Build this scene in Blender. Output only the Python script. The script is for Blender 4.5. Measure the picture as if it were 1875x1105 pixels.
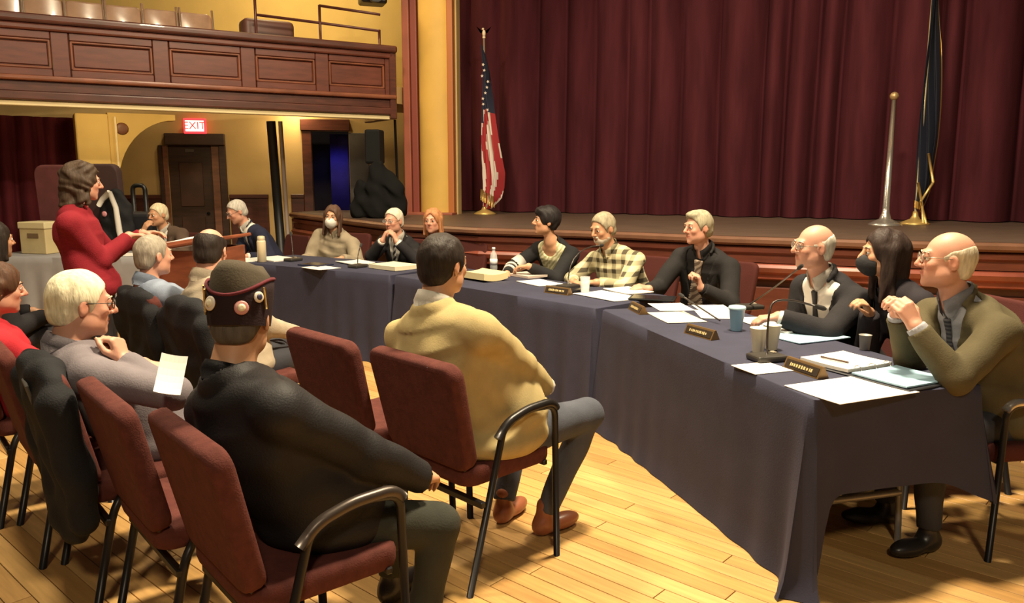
import bpy, bmesh, math, random
import numpy as np
from mathutils import Vector, Matrix

random.seed(7)
SC = bpy.context.scene
for _o in list(bpy.data.objects):
    bpy.data.objects.remove(_o)
COL = SC.collection
PI = math.pi
R = math.radians

# ------------------------------------------------------------------ camera
FPX, PITCH, EYE = 1450.0, R(9.1), 1.57
cam = bpy.data.cameras.new('camera')
cam.sensor_fit = 'HORIZONTAL'
cam.sensor_width = 36
cam.lens = 36 * FPX / 1875
cam.clip_end = 100
cam_o = bpy.data.objects.new('camera', cam)
cam_o.location = (0, 0, EYE)
cam_o.rotation_euler = (PI / 2 - PITCH, 0, 0)
COL.objects.link(cam_o)
SC.camera = cam_o

# ------------------------------------------------------------------ light
SC.view_settings.view_transform = 'Standard'
SC.view_settings.look = 'None'
SC.view_settings.exposure = 0.0
SC.view_settings.gamma = 1.0
SC.view_settings.use_curve_mapping = False
world = bpy.data.worlds.new('world')
SC.world = world
world.use_nodes = True
bg = world.node_tree.nodes['Background']
bg.inputs[0].default_value = (1.0, 0.78, 0.62, 1)
bg.inputs[1].default_value = 0.055


def lamp(name, loc, target, power, size, color=(1, .83, .57), spot=None, blend=.6, label='warm ceiling lamp above the hall'):
    if spot:
        l = bpy.data.lights.new(name, 'SPOT')
        l.spot_size = R(spot)
        l.spot_blend = blend
        l.shadow_soft_size = size
    else:
        l = bpy.data.lights.new(name, 'AREA')
        l.shape = 'DISK'
        l.size = size
    l.energy = power
    l.color = color
    o = bpy.data.objects.new(name, l)
    o.location = loc
    d = Vector(target) - Vector(loc)
    o.rotation_euler = d.to_track_quat('-Z', 'Y').to_euler()
    COL.objects.link(o)
    return o


# chandeliers / downlights of the hall (all above the frame), then an added fill lamp
lamp('hall_or_fill_lamp', (0.9, 3.5, 5.5), (0.9, 3.6, 0), 600, 0.5)
lamp('hall_or_fill_lamp', (2.2, 5.2, 5.5), (1.6, 4.8, 0), 200, 0.5)
lamp('hall_or_fill_lamp', (-2.4, 3.2, 5.4), (-2.0, 3.2, 0), 170, 0.5)
lamp('hall_or_fill_lamp', (-1.9, 6.6, 5.5), (-1.7, 7.2, 0), 190, 0.5)
lamp('hall_or_fill_lamp', (0.4, -2.6, 5.2), (0.6, 4.0, 0.4), 130, 0.6)  # added frontal fill behind the camera, brightens surfaces turned towards it
lamp('stage_lamp', (3.6, 7.6, 5.4), (3.6, 9.6, 3.4), 150, 0.3, spot=70)
lamp('stage_lamp', (0.2, 9.6, 5.5), (4.2, 9.7, 2.2), 150, 0.2, spot=95)
lamp('pilaster_lamp', (-0.9, 9.2, 5.2), (-1.0, 10.6, 2.6), 130, 0.2, color=(1, .74, .34), spot=50)
lamp('balcony_lamp', (-6.05, 7.35, 2.75), (-5.3, 8.2, 2.45), 22, 0.12, color=(1, .70, .30), spot=110, blend=.9)
lamp('gallery_lamp', (-3.2, 12.0, 2.62), (-3.2, 11.6, 0), 16, 0.3, color=(1, .76, .40))
lamp('gallery_lamp', (-3.0, 10.8, 5.2), (-2.6, 12.0, 3.6), 70, 0.5, color=(1, .76, .38))
lamp('hidden_under_balcony_lamp', (-3.5, 9.75, 2.42), (-4.2, 11.4, 1.2), 8, 0.2, color=(1, .76, .40))
lamp('hidden_under_balcony_lamp', (-4.55, 9.05, 2.42), (-5.0, 9.9, 1.5), 8, 0.2, color=(1, .76, .40))  # added behind the balcony front, out of sight, to brighten the pier


def ray(u, v):
    cx = (u - 937.5) / FPX
    cy = (552.5 - v) / FPX
    return Vector((cx, math.cos(PITCH) + math.sin(PITCH) * cy, -math.sin(PITCH) + math.cos(PITCH) * cy))


def atz(u, v, z):
    r = ray(u, v)
    t = (z - EYE) / r.z
    return Vector((r.x * t, r.y * t, z))


def aty(u, v, y):
    r = ray(u, v)
    t = y / r.y
    return Vector((r.x * t, y, EYE + r.z * t))


# ------------------------------------------------------------------ materials
def lin(c):
    return tuple(((x / 255) / 12.92 if x / 255 <= .04045 else (((x / 255) + .055) / 1.055) ** 2.4) for x in c)


MATS = {}


def mat(name, col, rough=.6, metal=0, var=.0, scale=8, bump=0, bscale=60, stretch=None, sheen=0, emit=None, coat=0, col2=None, alpha=None, trans=0, spec=.5, attr=False):
    if name in MATS:
        return MATS[name]
    m = bpy.data.materials.new(name)
    m.use_nodes = True
    nt = m.node_tree
    b = nt.nodes['Principled BSDF']
    b.inputs['Roughness'].default_value = rough
    b.inputs['Metallic'].default_value = metal
    b.inputs['Sheen Weight'].default_value = sheen
    if sheen: b.inputs['Sheen Tint'].default_value = (*[min(1, x * 2.5 + .02) for x in col], 1)
    b.inputs['Coat Weight'].default_value = coat
    b.inputs['Specular IOR Level'].default_value = spec
    b.inputs['Transmission Weight'].default_value = trans
    c = (*col, 1)
    b.inputs['Base Color'].default_value = c
    L = nt.links
    if alpha is not None: b.inputs['Alpha'].default_value = alpha
    if var or bump or col2:
        tc = nt.nodes.new('ShaderNodeTexCoord')
        vec = tc.outputs['Object']
        if stretch:
            mp = nt.nodes.new('ShaderNodeMapping')
            mp.inputs['Scale'].default_value = stretch
            L.new(vec, mp.inputs[0])
            vec = mp.outputs[0]
    if var or col2:
        n = nt.nodes.new('ShaderNodeTexNoise')
        n.inputs['Scale'].default_value = scale
        n.inputs['Detail'].default_value = 5
        L.new(vec, n.inputs['Vector'])
        rp = nt.nodes.new('ShaderNodeValToRGB')
        rp.color_ramp.elements[0].position = .3
        rp.color_ramp.elements[1].position = .7
        lo = tuple(x * (1 - var) for x in col)
        hi = tuple(min(1, x * (1 + var)) for x in col) if not col2 else col2
        rp.color_ramp.elements[0].color = (*lo, 1)
        rp.color_ramp.elements[1].color = (*hi, 1)
        L.new(n.outputs[0], rp.inputs[0])
        L.new(rp.outputs[0], b.inputs['Base Color'])
    if attr:
        a = nt.nodes.new('ShaderNodeVertexColor')
        a.layer_name = 'Col'
        L.new(a.outputs[0], b.inputs['Base Color'])
    if bump:
        n2 = nt.nodes.new('ShaderNodeTexNoise')
        n2.inputs['Scale'].default_value = bscale
        n2.inputs['Detail'].default_value = 4
        L.new(vec, n2.inputs['Vector'])
        bp = nt.nodes.new('ShaderNodeBump')
        bp.inputs['Strength'].default_value = bump
        bp.inputs['Distance'].default_value = .01
        L.new(n2.outputs[0], bp.inputs['Height'])
        L.new(bp.outputs[0], b.inputs['Normal'])
    if emit:
        b.inputs['Emission Color'].default_value = (*emit[0], 1)
        b.inputs['Emission Strength'].default_value = emit[1]
    MATS[name] = m
    return m


# ------------------------------------------------------------------ object helpers
def link(o, parent=None):
    COL.objects.link(o)
    if parent:
        o.parent = parent
    return o


def meta(o, label=None, cat=None, group=None, kind=None):
    if label: o['label'] = label
    if cat: o['category'] = cat
    if group: o['group'] = group
    if kind: o['kind'] = kind
    return o


def thing(name, label, cat, loc=(0, 0, 0), rz=0, group=None, kind=None):
    o = bpy.data.objects.new(name, None)
    o.empty_display_size = .1
    o.location = loc
    o.rotation_euler = (0, 0, rz)
    COL.objects.link(o)
    return meta(o, label, cat, group, kind)


def obj(name, bm, m, parent=None, smooth=False, auto=None, loc=None, rot=None):
    me = bpy.data.meshes.new(name)
    bm.normal_update()
    bm.to_mesh(me)
    bm.free()
    for mm in (m if isinstance(m, (list, tuple)) else [m]):
        me.materials.append(mm)
    if smooth:
        me.polygons.foreach_set('use_smooth', [True] * len(me.polygons))
        if auto:
            me.set_sharp_from_angle(angle=R(auto))
    o = bpy.data.objects.new(name, me)
    if loc is not None: o.location = loc
    if rot is not None: o.rotation_euler = rot
    return link(o, parent)


def copy_tree(o, parent=None):
    c = o.copy()
    COL.objects.link(c)
    c.parent = parent
    for ch in list(o.children):
        copy_tree(ch, c)
    return c


def BM():
    return bmesh.new()


def box(bm, c, s, rot=None, bev=0, seg=2, mi=0):
    """box centred at c with size s, optional rotation matrix (3x3)"""
    t = bmesh.new()
    bmesh.ops.create_cube(t, size=1)
    bmesh.ops.scale(t, vec=s, verts=t.verts)
    if bev:
        bmesh.ops.bevel(t, geom=list(t.edges), offset=bev, segments=seg, profile=.5, affect='EDGES')
    M = Matrix.Translation(c) @ (rot.to_4x4() if rot is not None else Matrix())
    bmesh.ops.transform(t, matrix=M, verts=t.verts)
    for f in t.faces: f.material_index = mi
    merge(bm, t)
    return bm


def merge(bm, t):
    vm = {}
    for v in t.verts:
        vm[v] = bm.verts.new(v.co)
    for f in t.faces:
        try:
            nf = bm.faces.new([vm[v] for v in f.verts])
            nf.material_index = f.material_index
            nf.smooth = f.smooth
        except ValueError:
            pass
    t.free()


def tube(bm, pts, r, seg=8, closed=False, caps=True, mi=0):
    pts = [Vector(p) for p in pts]
    n = len(pts)
    rs = r if isinstance(r, (list, tuple)) else [r] * n
    rings = []
    up = None
    for i, p in enumerate(pts):
        if closed:
            d = (pts[(i + 1) % n] - pts[i - 1]).normalized()
        else:
            d = (pts[min(i + 1, n - 1)] - pts[max(i - 1, 0)]).normalized()
        if up is None:
            up = Vector((0, 0, 1)) if abs(d.z) < .9 else Vector((1, 0, 0))
        s = d.cross(up)
        if s.length < 1e-5: s = d.orthogonal()
        s.normalize()
        up = s.cross(d).normalized()
        rings.append([bm.verts.new(p + (s * math.cos(a) + up * math.sin(a)) * rs[i]) for a in [2 * PI * k / seg for k in range(seg)]])
    m = n if closed else n - 1
    for i in range(m):
        A, B = rings[i], rings[(i + 1) % n]
        for k in range(seg):
            f = bm.faces.new([A[k], A[(k + 1) % seg], B[(k + 1) % seg], B[k]])
            f.material_index = mi
            f.smooth = True
    if caps and not closed:
        bm.faces.new(rings[0]).material_index = mi
        bm.faces.new(rings[-1][::-1]).material_index = mi
    return bm


def lathe(bm, prof, seg=20, c=(0, 0, 0), mi=0):
    """profile list of (r,z)"""
    rings = []
    for r, z in prof:
        rings.append([bm.verts.new((c[0] + r * math.cos(2 * PI * k / seg), c[1] + r * math.sin(2 * PI * k / seg), c[2] + z)) for k in range(seg)])
    for i in range(len(rings) - 1):
        for k in range(seg):
            f = bm.faces.new([rings[i][k], rings[i][(k + 1) % seg], rings[i + 1][(k + 1) % seg], rings[i + 1][k]])
            f.material_index = mi
            f.smooth = True
    bm.faces.new(rings[0][::-1]).material_index = mi
    bm.faces.new(rings[-1]).material_index = mi
    return bm


def bez(a, b, c, n=8):
    a, b, c = Vector(a), Vector(b), Vector(c)
    return [a * (1 - t) ** 2 + b * 2 * t * (1 - t) + c * t * t for t in [i / n for i in range(n + 1)]]


def fillet(pts, r=.05, n=4):
    pts = [Vector(p) for p in pts]
    out = [pts[0]]
    for i in range(1, len(pts) - 1):
        p = pts[i]
        a = p + (pts[i - 1] - p).normalized() * min(r, (pts[i - 1] - p).length * .49)
        b = p + (pts[i + 1] - p).normalized() * min(r, (pts[i + 1] - p).length * .49)
        out += bez(a, p, b, n)
    out.append(pts[-1])
    return out


def rotz(a):
    return Matrix.Rotation(a, 3, 'Z')


def extrude_path(bm, path, prof, closed_ends=True, mi=0):
    """sweep an (outward offset, z) profile along a plan path; outward = right-hand side of travel"""
    P = [Vector((p[0], p[1], 0)) for p in path]
    n = len(P)
    rows = []
    for i in range(n):
        d0 = (P[i] - P[i - 1]).normalized() if i > 0 else None
        d1 = (P[i + 1] - P[i]).normalized() if i < n - 1 else None
        if d0 is None: d0 = d1
        if d1 is None: d1 = d0
        n0 = Vector((d0.y, -d0.x, 0))
        n1 = Vector((d1.y, -d1.x, 0))
        m = (n0 + n1).normalized()
        m /= max(.3, m.dot(n0))
        rows.append([bm.verts.new((P[i].x + m.x * o, P[i].y + m.y * o, z)) for o, z in prof])
    for i in range(n - 1):
        for k in range(len(prof) - 1):
            f = bm.faces.new([rows[i][k], rows[i + 1][k], rows[i + 1][k + 1], rows[i][k + 1]])
            f.material_index = mi
    return bm
# =================================================================== SETTING
M_plank = []
for i, c in enumerate([(.50, .285, .095), (.56, .325, .115), (.46, .25, .08), (.53, .31, .10), (.60, .36, .13)]):
    M_plank.append(mat('maple_board_%d' % i, c, rough=.42, var=.16, scale=5, stretch=(.6, 9, 1), bump=.04, bscale=40))
M_gap = mat('board_gap', (.10, .05, .02), rough=.9, var=.1)
M_mahog = mat('mahogany', (.125, .034, .020), rough=.38, var=.22, scale=4, stretch=(1, 1, 6), coat=.15)
M_mahog_d = mat('mahogany_dark', (.085, .024, .014), rough=.4, var=.3, scale=4, stretch=(1, 1, 6), coat=.1)
M_cream = mat('cream_plaster', (.62, .43, .14), rough=.85, var=.06, scale=3, bump=.05)
M_cream_d = mat('tan_plaster', (.52, .36, .15), rough=.85, var=.06, scale=3, bump=.05)
M_cream_l = mat('ivory_paint', (.80, .65, .36), rough=.6, var=.04, scale=3)
M_curt = mat('maroon_velvet', (.066, .014, .019), rough=.9, var=.25, scale=2.5, stretch=(3, 3, .4), spec=.1, bump=.1)
M_curt2 = mat('dark_maroon_drape', (.075, .012, .016), rough=.9, var=.35, scale=3, stretch=(3, 3, .4), spec=.1, bump=.1)
M_black = mat('black_metal', (.012, .012, .013), rough=.4, metal=.3, var=.1)
M_stage = mat('stage_floor_wood', (.095, .060, .042), rough=.5, var=.2, scale=3, stretch=(1, 6, 1))
M_dark = mat('dark_brown_wood', (.045, .02, .012), rough=.5, var=.3, scale=4, stretch=(1, 1, 6))

# ---- floor: narrow boards laid parallel to the audience rows
BD = Vector((-.745, .667, 0))          # board direction
BN = Vector((.667, .745, 0))           # across
BANG = math.atan2(BD.y, BD.x)
floor = thing('floor', 'honey coloured narrow hardwood board floor of the hall', None, (0, 0, 0), kind='structure')
bm = BM()
box(bm, (0, 6, -.06), (22, 24, .1))
obj('subfloor', bm, M_gap, floor)
BW = .086
plank_meshes = {}


def plank_mesh(L, mi):
    k = (round(L, 1), mi)
    if k not in plank_meshes:
        b = BM()
        box(b, (0, 0, -.006), (k[0] - .004, BW - .0035, .012), bev=.0012, seg=1)
        me = bpy.data.meshes.new('board')
        b.to_mesh(me)
        b.free()
        me.materials.append(M_plank[mi])
        plank_meshes[k] = me
    return plank_meshes[k]


rng = random.Random(3)
cand = []
row = -4
while row * BW < 9.5:
    d = row * BW + BW / 2
    s = -7.0 - rng.random() * 2
    while s < 9.0:
        L = rng.choice([1.6, 2.0, 2.4, 2.8])
        c = BN * d + BD * (s + L / 2)
        cand.append((c, L, rng.randrange(5)))
        s += L
    row += 1


def vis(c, L):
    best = None
    for k in (-.5, -.25, 0, .25, .5):
        p = c + BD * (L * k)
        dx, dy = p.x, p.y
        if dy > .9 and abs(dx / dy) < .72:
            depth = dy * math.cos(PITCH) + EYE * math.sin(PITCH)
            vv = 552.5 + FPX * ((EYE * math.cos(PITCH) - dy * math.sin(PITCH)) / depth)
            if vv < 1180:
                best = dy if best is None else min(best, dy)
    return best


scored = [(vis(c, L), c, L, mi) for c, L, mi in cand]
inview = sorted([s for s in scored if s[0] is not None], key=lambda s: s[0])
near = inview[:290]
nset = set(id(s) for s in near)
for s in near:
    o = bpy.data.objects.new('board', plank_mesh(s[2], s[3]))
    o.location = (s[1].x, s[1].y, 0)
    o.rotation_euler = (0, 0, BANG)
    link(o, floor)
bm = BM()
RZ = rotz(BANG)
for s in scored:
    if id(s) in nset: continue
    L = round(s[2], 1)
    box(bm, (s[1].x, s[1].y, -.006), (L - .004, BW - .0035, .012), rot=RZ, mi=s[3])
o = obj('far_boards', bm, M_plank, floor)
o['kind'] = 'stuff'

# ---- back wall under and above the balcony
WA, WB = Vector((-7.6, 11.3, 0)), Vector((-.9, 12.75, 0))
WD = (WB - WA).normalized()
WN = Vector((WD.y, -WD.x, 0))          # towards the camera
WANG = math.atan2(WD.y, WD.x)


def onwall(u, v, off=0):
    """point on the back wall (offset towards the room) seen at pixel u,v"""
    r = ray(u, v)
    o = WA + WN * off
    t = (o.x * WN.x + o.y * WN.y) / (r.x * WN.x + r.y * WN.y)
    return Vector((r.x * t, r.y * t, EYE + r.z * t))


def wall_s(u, off=0):
    return (onwall(u, 300, off) - WA).dot(WD)


def wbox(bm, s0, s1, z0, z1, o0, o1, bev=0, mi=0):
    c = WA + WD * ((s0 + s1) / 2) + WN * ((o0 + o1) / 2)
    return box(bm, (c.x, c.y, (z0 + z1) / 2), (s1 - s0, abs(o1 - o0), z1 - z0), rot=rotz(WANG), bev=bev, seg=1, mi=mi)


LW = (WB - WA).length
sd0, sd1 = wall_s(308), wall_s(388)      # dark door opening
so0, so1 = wall_s(572), wall_s(640)      # open doorway
zd = onwall(350, 264).z
zo = onwall(600, 240).z
ZC = 2.62
bm = BM()
wbox(bm, 0, sd0, 0, ZC, -.15, 0)
wbox(bm, sd0, sd1, zd, ZC, -.15, 0)
wbox(bm, sd1, so0, 0, ZC, -.15, 0)
wbox(bm, so0, so1, zo, ZC, -.15, 0)
wbox(bm, so1, LW, 0, ZC, -.15, 0)
obj('wall_back', bm, M_cream_d)['kind'] = 'structure'
bm = BM()
wbox(bm, 0, LW + 1.5, ZC + .12, 6.2, -.4, -.25)
obj('wall_gallery', bm, M_cream)['kind'] = 'structure'
# wainscot boards
wz = onwall(480, 356).z
wains = thing('trim_1', 'dark brown wainscot panelling on the cream wall', None, (0, 0, 0), kind='structure')
for a, b in ((wall_s(417), wall_s(489)), (wall_s(530), so0 - .14)):
    n = max(1, int((b - a) / .30))
    for i in range(n):
        bm = BM()
        wbox(bm, a + (b - a) * i / n + .004, a + (b - a) * (i + 1) / n - .004, 0.1, wz - .06, .0, .025, bev=.005)
        obj('panel', bm, M_mahog_d, wains)
    bm = BM()
    wbox(bm, a, b, wz - .06, wz, 0, .05, bev=.008)
    wbox(bm, a, b, 0, .1, 0, .035, bev=.008)
    obj('cap_rail', bm, M_mahog_d, wains)
bm = BM()
a, b = wall_s(200), wall_s(296)
wbox(bm, a, b, wz - .06, wz, 0, .04, bev=.008)
wbox(bm, a, b, 0, wz - .06, 0, .02)
obj('panel', bm, M_mahog_d, wains)

# dark door with side posts
door = thing('door_1', 'dark brown door with heavy head under the red exit sign', None, (0, 0, 0), kind='structure')
bm = BM()
wbox(bm, sd0, sd1, 0, zd, -.08, -.03, bev=.004)
lf = obj('door_leaf', bm, M_dark, door)
for (z0, z1) in ((.25, .95), (1.1, 1.75)):
    bm = BM()
    wbox(bm, sd0 + .14, sd1 - .14, z0, z1, -.03, -.018, bev=.006)
    obj('door_panel', bm, mat('door_panel_wood', (.06, .026, .016), rough=.45, var=.3, scale=4), lf)
bm = BM()
wbox(bm, sd0 + .24, sd1 - .24, zd - .12, zd - .07, -.03, -.01, bev=.004)
obj('door_closer', bm, mat('grey_closer', (.12, .10, .09), rough=.4), lf)
bm = BM()
c = WA + WD * (sd1 - .1) + WN * 0
tube(bm, [(c.x, c.y, 1.0), (c.x + .03, c.y - .02, 1.0)], .02, 8)
obj('door_handle', bm, M_black, lf)
jl, jr = wall_s(292), wall_s(415)
M_jamb = mat('jamb_wood', (.20, .085, .05), rough=.45, var=.2, scale=4, stretch=(1, 1, 6))
bm = BM(); wbox(bm, jl, wall_s(299), 0, zd - .02, 0, .05, bev=.006); obj('door_post', bm, M_dark, door)
bm = BM(); wbox(bm, wall_s(299), sd0, 0, zd - .03, 0, .03, bev=.006); obj('side_panel', bm, M_jamb, door)
bm = BM(); wbox(bm, sd1, wall_s(402), 0, zd - .03, 0, .03, bev=.006); obj('side_panel', bm, M_jamb, door)
bm = BM(); wbox(bm, wall_s(402), jr, 0, zd - .02, 0, .05, bev=.006); obj('door_post', bm, M_dark, door)
bm = BM(); wbox(bm, wall_s(306), jr, zd - .02, onwall(350, 245).z, 0, .12, bev=.01); obj('door_head', bm, M_dark, door)

# exit sign
ex = thing('exit_sign', 'lit red and white exit sign on the wall above the dark door', 'sign', onwall(357, 231, .1), WANG)
bm = BM(); box(bm, (0, 0, 0), (.31, .07, .22), bev=.012)
obj('sign_box', bm, mat('exit_red_glow', (.5, .03, .04), emit=((1, .05, .06), 1.6)), ex)
bm = BM(); box(bm, (0, -.038, 0), (.255, .006, .155), bev=.002, seg=1)
obj('sign_face', bm, mat('exit_white_glow', (.9, .8, .7), emit=((1, .78, .62), 2.0)), ex)
cu = bpy.data.curves.new('exit_text', 'FONT')
cu.body = 'EXIT'
cu.size = .15
cu.align_x = 'CENTER'
cu.align_y = 'CENTER'
cu.extrude = .002
cu.materials.append(mat('exit_letter_red', (.7, .03, .03), emit=((1, .06, .05), .8)))
t0 = bpy.data.objects.new('lettering', cu)
COL.objects.link(t0)
me_t = bpy.data.meshes.new_from_object(t0.evaluated_get(bpy.context.evaluated_depsgraph_get()))
bpy.data.objects.remove(t0)
me_t.name = 'lettering'
t = bpy.data.objects.new('lettering', me_t)
t.location = (0, -.044, 0)
t.rotation_euler = (PI / 2, 0, 0)
link(t, ex)

# open doorway with blue lit strip and grey door leaf
d2 = thing('door_2', 'open doorway beside the stage with a grey door and blue light inside', None, (0, 0, 0), kind='structure')
bm = BM(); wbox(bm, so0 - .14, so0, 0, zo, 0, .06, bev=.008); obj('door_post', bm, M_mahog_d, d2)
bm = BM(); wbox(bm, so0 - .16, so1 + .02, zo, zo + .17, 0, .09, bev=.01); obj('door_head', bm, M_mahog_d, d2)
bm = BM(); wbox(bm, so0 - .3, so1 + .5, 0, ZC, -1.3, -1.25); obj('room_wall', bm, mat('dark_room', (.02, .016, .02), rough=.9), d2)
bm = BM(); wbox(bm, wall_s(604), wall_s(640), 0, zo, -.95, -.93)
obj('blue_curtain', bm, mat('blue_fabric', (.035, .025, .22), rough=.8, var=.2, scale=5), d2)
lamp('blue_lamp', tuple(WA + WD * wall_s(612) + WN * -.4 + Vector((0, 0, 1.9))), tuple(WA + WD * wall_s(622) + WN * -.95 + Vector((0, 0, 1.4))), 5, .1, color=(.25, .25, 1), spot=110)
bm = BM(); wbox(bm, so1 + .0, wall_s(676), 0.02, zo - .03, .02, .065, bev=.006)
lf2 = obj('door_leaf', bm, mat('grey_door', (.085, .075, .07), rough=.5, var=.1), d2)
p = WA + WD * (so1 + .1) + WN * .09
bm = BM(); tube(bm, [(p.x, p.y, 1.25), (p.x + .12, p.y - .02, 1.25)], .014, 8)
obj('door_handle', bm, mat('steel', (.5, .48, .45), rough=.3, metal=.9), lf2)

# ---- balcony: panelled mahogany front
BA, BB = Vector((-6.2, 7.65, 0)), Vector((-1.53, 10.5, 0))
BDv = (BB - BA).normalized()
BNv = Vector((BDv.y, -BDv.x, 0))
BAng = math.atan2(BDv.y, BDv.x)
BL = (BB - BA).length


def bal_s(u):
    r = ray(u, 300)
    t = (BA.x * BNv.x + BA.y * BNv.y) / (r.x * BNv.x + r.y * BNv.y)
    return (Vector((r.x * t, r.y * t, 0)) - BA).dot(BDv)


def bbox_(bm, s0, s1, z0, z1, o0, o1, bev=0, seg=1, mi=0):
    c = BA + BDv * ((s0 + s1) / 2) + BNv * ((o0 + o1) / 2)
    return box(bm, (c.x, c.y, (z0 + z1) / 2), (s1 - s0, abs(o1 - o0), z1 - z0), rot=rotz(BAng), bev=bev, seg=seg, mi=mi)


balc = thing('balcony', 'dark mahogany panelled balcony front running above the side doors', 'balcony', (BA.x, BA.y, 2.26))
balc_loc = Vector((BA.x, BA.y, 2.26))


def bobj(name, bm, m, parent=None, **k):
    bmesh.ops.translate(bm, vec=-balc_loc, verts=bm.verts)
    return obj(name, bm, m, parent or balc, **k)


bm = BM(); bbox_(bm, 0, BL, 2.33, 3.12, -.12, -.03); bobj('front_board', bm, M_mahog)
bm = BM(); bbox_(bm, 0, BL + .04, 3.10, 3.19, -.20, .09, bev=.03, seg=3); bobj('top_ledge', bm, M_mahog_d)
bm = BM(); bbox_(bm, 0, BL + .02, 3.03, 3.10, -.05, .05, bev=.02, seg=2); bobj('moulding', bm, M_mahog)
bm = BM(); bbox_(bm, 0, BL + .03, 2.525, 2.58, -.05, .07, bev=.02, seg=2); bobj('moulding', bm, mat('mahogany_warm', (.21, .07, .035), rough=.35, var=.25, scale=4))
bm = BM(); bbox_(bm, 0, BL + .02, 2.42, 2.525, -.05, .015, bev=.006); bobj('lower_fascia', bm, M_mahog_d)
bm = BM(); bbox_(bm, 0, BL + .02, 2.33, 2.42, -.05, .04, bev=.015, seg=2); bobj('moulding', bm, M_mahog_d)
bm = BM(); bbox_(bm, 0, BL - .02, 2.275, 2.33, -.10, .0, bev=.006); bobj('plaster_edge', bm, M_cream_l)
edges = [bal_s(-140), bal_s(-20), bal_s(134), bal_s(313), bal_s(468), bal_s(600), bal_s(722)]
edges[-1] = BL
for i in range(len(edges)):
    bm = BM(); bbox_(bm, edges[i] - .11, min(edges[i] + .05, BL), 2.58, 3.03, -.04, .015, bev=.006); bobj('stile', bm, M_mahog)
for i in range(len(edges) - 1):
    a, b = edges[i] + .06, edges[i + 1] - .115
    bm = BM()
    bbox_(bm, a, b, 2.58, 2.655, -.04, .015, bev=.006)
    bobj('rail', bm, M_mahog)
    bm = BM()
    bbox_(bm, a, b, 2.955, 3.03, -.04, .015, bev=.006)
    bobj('rail', bm, M_mahog)
    bm = BM()
    for (z0, z1) in ((2.655, 2.68), (2.93, 2.955)):
        bbox_(bm, a, b, z0, z1, -.03, .005, bev=.008)
    for (s0, s1) in ((a, a + .025), (b - .025, b)):
        bbox_(bm, s0, s1, 2.655, 2.955, -.03, .005, bev=.008)
    bobj('panel_moulding', bm, mat('mahogany_warm', (.21, .07, .035)))
    bm = BM(); bbox_(bm, a + .03, b - .03, 2.69, 2.92, -.035, -.015, bev=.008); bobj('panel', bm, M_mahog)
# balcony floor slab (also the ceiling below)
bm = BM()
q = [BA + BNv * -.12, BB + BNv * -.12, WB + Vector((.3, 0, 0)), WA + Vector((-.6, -1.5, 0))]
lo_ = [bm.verts.new((p.x, p.y, 2.50)) for p in q]
hi_ = [bm.verts.new((p.x, p.y, 2.72)) for p in q]
bm.faces.new(lo_[::-1]); bm.faces.new(hi_)
for i in range(4):
    bm.faces.new([lo_[i], lo_[(i + 1) % 4], hi_[(i + 1) % 4], hi_[i]])
bobj('balcony_slab', bm, M_cream_d)
bm = BM(); bbox_(bm, BL - .06, BL + .03, 2.28, 3.12, -.9, .05, bev=.01); bobj('end_board', bm, M_mahog_d)

# curved brackets and cream pier under the balcony
pz = .0
pA = aty(172, 300, 9.9)
pier = thing('trim_2', 'cream pier with curved bracket carrying the balcony', None, (pA.x, pA.y, 0), BAng, kind='structure')
bm = BM(); box(bm, (0, 0, 1.15), (.36, .36, 2.3), bev=.02)
obj('pier_shaft', bm, M_cream, pier)
# arch bracket: profile in plane x-z, extruded in y
bm = BM()
prof = [(.18, 2.32), (.95, 2.32), (.95, 2.25)]
for k in range(13):
    a = PI / 2 + (PI / 2) * k / 12
    prof.append((.95 + .70 * math.cos(a), 1.42 + .83 * math.sin(a) - .0))
prof.append((.18, 1.40))
f0 = [bm.verts.new((x, -.12, z)) for x, z in prof]
f1 = [bm.verts.new((x, .12, z)) for x, z in prof]
bm.faces.new(f0); bm.faces.new(f1[::-1])
for i in range(len(prof)):
    j = (i + 1) % len(prof)
    bm.faces.new([f0[j], f0[i], f1[i], f1[j]])
obj('arched_bracket', bm, M_cream, pier)
bm = BM(); lathe(bm, [(.07, -.01), (.075, 0), (.06, .012), (.02, .012)], 16)
obj('round_vent', bm, mat('vent_brown', (.16, .06, .03), rough=.5), pier, loc=(.33, -.125, 2.13), rot=(PI / 2, 0, 0))
bm = BM(); box(bm, (.26, -.13, 1.9), (.03, .03, .75), bev=.01)
obj('bead', bm, M_cream_l, pier)

# slim posts at the right
pq = atz(505, 560, 0)
def post(u0, v0, u1, v1, y, r, m, label):
    a, b = aty(u0, v0, y), aty(u1, v1, y)
    b = b + (b - a) * (b.z / (a.z - b.z))
    t = thing('support_post', label, 'post', (b.x, b.y, 0))
    bm = BM()
    tube(bm, [(a.x - b.x, 0, 2.28), (0, 0, .02)], r, 12)
    obj('shaft', bm, m, t)
    bm = BM(); lathe(bm, [(r * 1.8, 0), (r * 1.8, .02), (r * 1.2, .05), (r * .9, .06)], 14)
    obj('base_flange', bm, m, t)
post(496, 222, 516, 470, 10.9, .062, M_black, 'thick black post under the balcony left of the open doorway')
post(513, 222, 530, 470, 10.9, .03, mat('grey_brown_pipe', (.22, .17, .14), rough=.5), 'thin grey pipe standing right beside the thick black post')
post(722, 175, 728, 330, 10.6, .018, M_black, 'thin black pipe at the balcony end beside the pilaster')

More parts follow.
